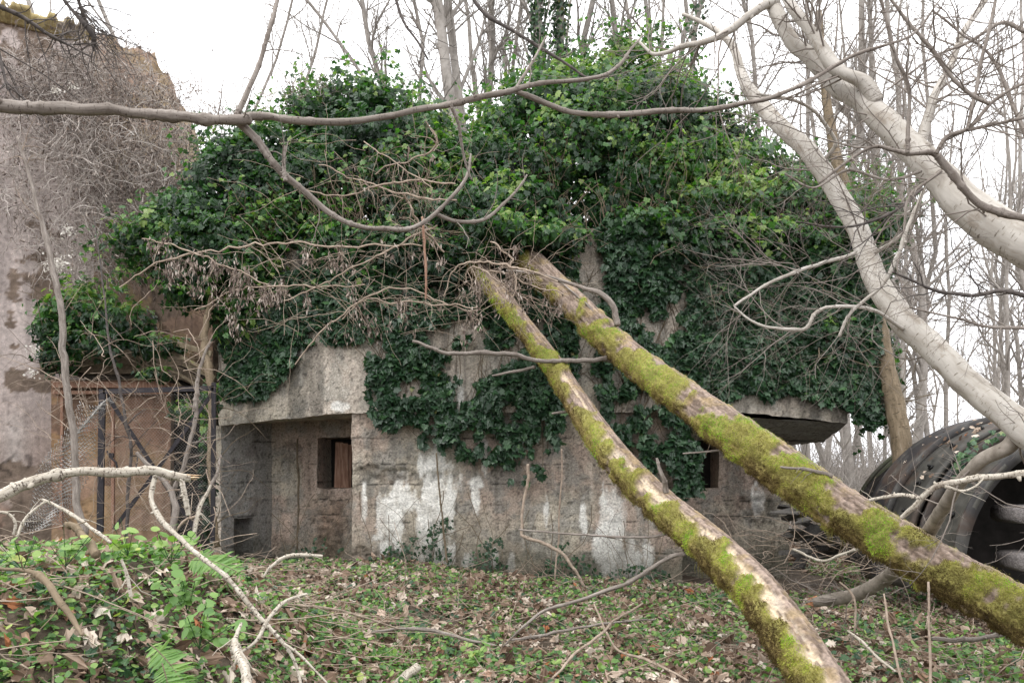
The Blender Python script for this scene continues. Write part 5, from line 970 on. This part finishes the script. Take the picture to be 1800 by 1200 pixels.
# drooping dry seed-vine arcs in front of the ivy
def dry_arc(label, arcs, d, npod, seedk, clutter=0, area=None):
    root = thing('dry_vine', label, 'dry vine', W(arcs[0][0][0], arcs[0][0][1], d)); sm = MB(); lm = MB(); allP = []
    for ar in arcs:
        P, Rr = path([(x, y, w_ * .72) for x, y, w_ in ar], d, d - .3, n=40, jit=9.); add_tubes(sm, P[None], Rr[None], 5); a, b = kids(P[None], Rr[None], 9, (.2, .7), (40, 80), 9, .16, -.10, .55, bias=(0, 0, -.5)); add_tubes(sm, a, b, 3); c, e = kids(a, b, 3, (.1, .35), (30, 70), 6, .2, -.12, .6); add_tubes(sm, c, e, 3); allP += [a.reshape(-1, 3), c.reshape(-1, 3)]
    if clutter:
        x0, y0, x1, y1 = area; m = clutter; c = W(rng.uniform(x0, x1, m), rng.uniform(y0, y1, m), d + rng.uniform(-.4, .4, m)); dr = nrm(rng.normal(size=(m, 3)) * A([1, .4, .7])); out = [c]
        for _ in range(12): c = c + dr * .06; dr = nrm(dr + rng.normal(size=(m, 3)) * .16 + A([0, 0, -.03])); out.append(c)
        P = np.stack(out, 1); add_tubes(sm, P, rng.uniform(.0015, .0035, m)[:, None] * np.linspace(1, .5, 13), 4)
    Q = np.concatenate(allP); q = Q[rng.integers(0, len(Q), npod)] + rng.normal(0, .012, (npod, 3)); nv = np.repeat(q[::5], 5, 0)[:npod] + rng.normal(0, .035, (npod, 3)) * A([.5, .5, 1.2])
    add_leaves(lm, nv, rng.normal(size=(npod, 3)) * A([1, 1, .2]), A([0, 0, -1.]) + rng.normal(0, .25, (npod, 3)), rng.uniform(.03, .065, npod), A([(0, 0), (.14, .3), (.12, .7), (0, 1.)]), crumple=.05)
    sm.build('stems', M_DTWIG, root); tag(lm.build('seed_pods', M_DRY, root, smooth=False), kind='stuff')
dry_arc('long arching dry stem with hanging seed pods across the left ivy', [[(212, 505, 3), (260, 470, 4), (320, 448, 5), (400, 438, 5), (480, 428, 5), (560, 430, 5), (650, 434, 5), (740, 430, 4)], [(250, 420, 3), (330, 440, 4), (400, 470, 4), (470, 500, 3)], [(345, 545, 3), (400, 515, 4), (440, 505, 4), (540, 505, 4), (640, 500, 3)]], 8.2, 1400, 1, 25, (380, 300, 720, 560))
dry_arc('tangled nest of thin dry stems hanging in front of the ivy above the middle wall', [[(500, 530, 3), (560, 500, 4), (620, 470, 4), (680, 440, 4), (740, 410, 5), (770, 395, 4)], [(520, 640, 3), (560, 590, 4), (620, 540, 4), (700, 505, 4), (800, 540, 3), (840, 545, 3)], [(600, 560, 3), (640, 530, 3), (700, 530, 4), (780, 535, 4), (840, 540, 3)]], 7.6, 350, 2, 60, (480, 420, 730, 590))
dry_arc('bunch of dead twigs caught over the top ends of the two logs', [[(780, 520, 3), (800, 470, 4), (830, 460, 5), (880, 462, 6), (920, 475, 6), (980, 490, 5)], [(840, 475, 4), (880, 480, 5), (930, 500, 4), (1000, 520, 3)], [(815, 500, 3), (830, 470, 4), (870, 490, 4), (930, 530, 3)], [(860, 425, 4), (890, 445, 5), (905, 480, 5), (900, 530, 3)]], 8.9, 420, 3, 70, (800, 455, 960, 540))
dry_arc('pale dry stems arching over the ivy under the long grey branch', [[(520, 330, 3), (600, 345, 4), (680, 325, 5), (750, 318, 5), (800, 322, 4)], [(560, 290, 3), (640, 320, 4), (720, 345, 5), (800, 350, 4)], [(780, 440, 4), (740, 400, 6), (725, 370, 6), (708, 345, 6)], [(660, 305, 3), (720, 280, 4), (762, 265, 5), (765, 240, 5), (750, 215, 3)], [(640, 250, 3), (700, 290, 3), (760, 330, 3)]], 7.4, 60, 4, 14, (560, 240, 860, 360))

# ------------------------------------------------------------------ ground cover
def scatter_px(n, poly, jitter=0):
    p = A(poly, float); u = rng.uniform(p[:, 0].min(), p[:, 0].max(), n); v = rng.uniform(p[:, 1].min(), p[:, 1].max(), n); k = inpoly(u, v, poly); return gpt(u[k], v[k])
def scatter_xy(n, x0, x1, y0, y1):
    x = rng.uniform(x0, x1, n); y = rng.uniform(y0, y1, n); k = (np.abs(x) < np.where(y < 7, .95, .75) * y + .6) & ~((y > 10.85) & (x > -4.4) & (x < 4.8)); x, y = x[k], y[k]; return np.stack([x, y, hgt(x, y)], -1)
def cover(name, label, pts, size, hmax, tpl, mat, thr, seed, tilt=.5, crumple=0., fold=.1, tint=.0, curl=.2, freq=1.6):
    m = noise2(pts[:, 0], pts[:, 1], freq, 3, seed) + .35 * (noise2(pts[:, 0], pts[:, 1], 6, 2, seed + 1) - .5); pts = pts[m > thr]; n = len(pts)
    p = pts + A([0, 0, 1.]) * (rng.random(n) ** 1.5 * hmax)[:, None]; lm = MB(); nr = A([0, -.15, 1.]) + rng.normal(0, tilt, (n, 3)); tp = rng.normal(size=(n, 3))
    add_leaves(lm, p, nr, tp, rng.uniform(*size, n) , tpl, fold, curl, np.clip(rng.beta(2, 2, n) + tint, 0, 1), crumple)
    return tag(lm.build(name, mat, smooth=False), label, name.replace('_', ' '), kind='stuff')
FIELD = scatter_xy(150000, -9, 9, 4.8, 14); BANK = scatter_xy(78000, -5.8, -.3, 1.2, 6.5)
cover('leaf_litter', 'brown and buff fallen leaves covering the ground', scatter_xy(60000, -9, 9, 4.8, 16), (.035, .115), .07, maple_template(), M_DEAD, .30, 1, .65, .16, curl=.7, tint=.04)
cover('leaf_litter', 'large curled dead leaves over the left bank', scatter_xy(15500, -5.8, -.3, 1.2, 6.5), (.03, .10), .05, maple_template(), M_DEAD, .36, 2, .65, .16, tint=.10, curl=.9, fold=.3)
cover('ground_cover', 'low bright green ground plants in front of the bunker', FIELD[:75000], (.022, .062), .09, small_template(), M_GRN, .42, 3, .5)
cover('ground_cover', 'small green seedlings and nettles over the left bank', BANK[:36000], (.018, .045), .10, small_template(), M_GRN, .46, 4, .5)
cover('ground_ivy', 'creeping dark ivy among the leaves on the ground', FIELD[75000:], (.03, .075), .07, ivy_template(), M_GIV, .475, 5, .45)
cover('ground_ivy', 'creeping ivy over the left bank', BANK[36000:54000], (.025, .055), .08, ivy_template(), M_GIV, .48, 6, .45)
# fine dry twigs lying about
tw = MB(); pts = np.concatenate([scatter_xy(4400, -9, 9, 5, 12.5), scatter_xy(500, -4, -.5, 1.8, 6)]); n = len(pts); dr = nrm(rng.normal(size=(n, 3)) * A([1, .8, .15])); c = pts + A([0, 0, .03]) ; out = [c]; st = rng.uniform(.03, .16, n)[:, None]
for _ in range(6): c = c + dr * st; dr = nrm(dr + rng.normal(size=(n, 3)) * A([.2, .2, .12])); out.append(np.column_stack([c[:, 0], c[:, 1], np.maximum(c[:, 2], hgt(c[:, 0], c[:, 1]) + .015)]))
add_tubes(tw, np.stack(out, 1), rng.uniform(.0015, .0055, n)[:, None] * np.linspace(1, .5, 7), 4); tag(tw.build('twig_litter', M_DTWIG), 'fine dry twigs strewn over the ground', 'twigs', kind='stuff')
# dead bramble canes at the right foot of the bunker
br = MB(); n = 95; c = W(1560 - 330 * rng.random(n) ** 1.5, rng.uniform(930, 1010, n), rng.uniform(8.6, 10.6, n)); dr = nrm(rng.normal(size=(n, 3)) * A([1, .4, .3]) + A([0, 0, .15])); out = [c]; st = rng.uniform(.05, .14, n)[:, None]
for _ in range(10): c = c + dr * st; dr = nrm(dr + rng.normal(size=(n, 3)) * .16 + A([0, 0, -.06])); out.append(c)
PP = np.stack(out, 1); PP[..., 2] = np.maximum(PP[..., 2], hgt(PP[..., 0], PP[..., 1]) + .02); RR = rng.uniform(.0018, .0055, n)[:, None] * np.linspace(1, .5, 11); add_tubes(br, PP, RR, 4); a, b = kids(PP, RR, 3, (.1, .3), K=6, rf=.6); add_tubes(br, a, b, 3)
tag(br.build('bramble', M_DTWIG, None, (3.3, 9.5, 0)), 'low heap of dry bramble canes at the right foot of the bunker', 'bramble')
# fern on the bank
def fern(label, px, py, ang, L, d, col=None):
    b0 = W(px, py, d); root = thing('fern', label, 'fern', b0); dirv = nrm(A([math.cos(R_(ang)), -.45, math.sin(R_(ang))])); K = 26; t = np.linspace(0, 1, K)[:, None]
    P = b0 + dirv * t * L + A([0, 0, -.35 * L]) * t ** 2; sm = MB(); add_tubes(sm, P[None], np.linspace(.0025, .0008, K)[None], 5); sm.build('stem', M_STEM, root)
    T = nrm(np.gradient(P, axis=0)); nrmv = nrm(A([0, -.5, .85]) + 0 * T); sd = nrm(np.cross(T, nrmv)); lm = MB(); pos = []; tip = []; sz = []; nn2 = []
    for s_ in (-1, 1):
        for i in range(2, K):
            w_ = L * .30 * math.sin(math.pi * min(1, (i / K) ** .75 * .95 + .04)); pos.append(P[i]); tip.append(sd[i] * s_ + T[i] * .35); sz.append(w_); nn2.append(nrmv[i] + rng.normal(0, .12, 3))
    add_leaves(lm, A(pos), A(nn2), A(tip), A(sz), A([(0, 0), (.10, .05), (.12, .3), (.085, .5), (.07, .75), (0, 1.)]), .2, .15, rng.uniform(.45, .75, len(pos))); lm.build('frond', M_GRN, root, smooth=False)
fern('green fern frond drooping down the face of the bank at the bottom left', 262, 1130, -25, .24, 2.75); fern('second green fern frond lower on the bank, at the bottom edge', 285, 1165, -60, .2, 2.65)
fern('yellow green fern frond on the bank crest near the bunker hatch', 330, 985, 12, .32, 3.4)
# larger fallen leaves, each lying on its own
def big_leaf(label, px, py, size, rn, tilt):
    p = gpt(A([px]), A([py]))[0] + A([0, 0, .04]); lm = MB(); add_leaves(lm, p[None], A([tilt]), A([[rng.normal(), rng.normal() * .4, .2]]), A([size]), maple_template(), .35, .4, A([rn]), .13)
    o = lm.build('fallen_leaf', M_DEAD, None, p, False); sm_ = o.modifiers.new('thickness', 'SOLIDIFY'); sm_.thickness = .0012; tag(o, label, 'dead leaf')
for a in [('large pink brown curled leaf in the middle of the left bank', 150, 1080, .11, .45, (.2, -.8, .6)), ('pale folded leaf left of the fern on the bank', 140, 1140, .10, .85, (-.2, -.7, .6)), ('pale leaf near the top of the bank under the forked stick', 190, 1005, .11, .8, (.3, -.6, .7)),
          ('whitish crumpled leaf at the bottom left corner', 55, 1175, .08, .84, (0, -.8, .5)), ('brown wrinkled leaf below the knobbly stub', 105, 1020, .12, .4, (.1, -.7, .6)), ('cream pointed leaf standing in the ivy below the white stained patch', 695, 1075, .20, .93, (.1, -1, .4)), ('white leaf near the bottom centre of the ground', 900, 1155, .15, .95, (0, -.6, .8)),
          ('buff leaf lying right of the thin log near the bottom', 1675, 1140, .15, .88, (0, -.7, .7)), ('orange brown leaf below the middle of the wall', 815, 1090, .16, .5, (0, -.8, .6)), ('buff leaf in the ivy just left of the thin log', 1035, 1160, .15, .85, (.2, -.8, .6))]: big_leaf(*a)
# low leafy plants on the crest of the bank
def plant(label, px, py, n, sz, d, tint):
    b0 = W(px, py, d); root = thing('leafy_plant', label, 'plant', b0); st = MB(); lm = MB(); nst = 7; dr = nrm(rng.normal(size=(nst, 3)) * A([.5, .4, .1]) + A([0, 0, 1.])); L = rng.uniform(.08, .2, nst); t = np.linspace(0, 1, 5)[None, :, None]
    P = b0 + dr[:, None] * L[:, None, None] * t - A([0, 0, .04]); add_tubes(st, P, np.full((nst, 5), .0015), 4); st.build('stems', M_GRN, root)
    i = rng.integers(0, nst, n); j = rng.integers(2, 5, n); q = P[i, j] + rng.normal(0, .012, (n, 3)); add_leaves(lm, q, A([0, -.4, 1.]) + rng.normal(0, .35, (n, 3)), rng.normal(size=(n, 3)) * A([1, .6, .3]), rng.uniform(*sz, n), small_template(), .15, .2, np.clip(rng.normal(tint, .1, n), 0, 1)); lm.build('leaves', M_GRN, root, smooth=False)
for a in [('bright green broad leaved plant on the bank crest before the gate', 225, 962, 14, (.045, .075), 3.9, .78), ('yellow green plant with wide leaves at the left end of the bank crest', 40, 985, 14, (.03, .055), 3.4, .8), ('yellow green plant on the crest left of the broad leaved one', 115, 980, 14, (.03, .055), 3.5, .78), ('light green plant on the bank crest near the bunker', 300, 975, 20, (.04, .07), 3.7, .8),
          ('green plant cluster right of the bank middle', 330, 1060, 40, (.03, .05), 3.2, .6), ('green plant cluster at the lower right of the bank', 350, 1120, 46, (.03, .05), 2.9, .55), ('pale green plant in the middle of the ground near the bottom', 830, 1160, 30, (.04, .08), 6.1, .75)]: plant(*a)
print('verts', sum(len(o.data.vertices) for o in SC.objects if o.type == 'MESH'))
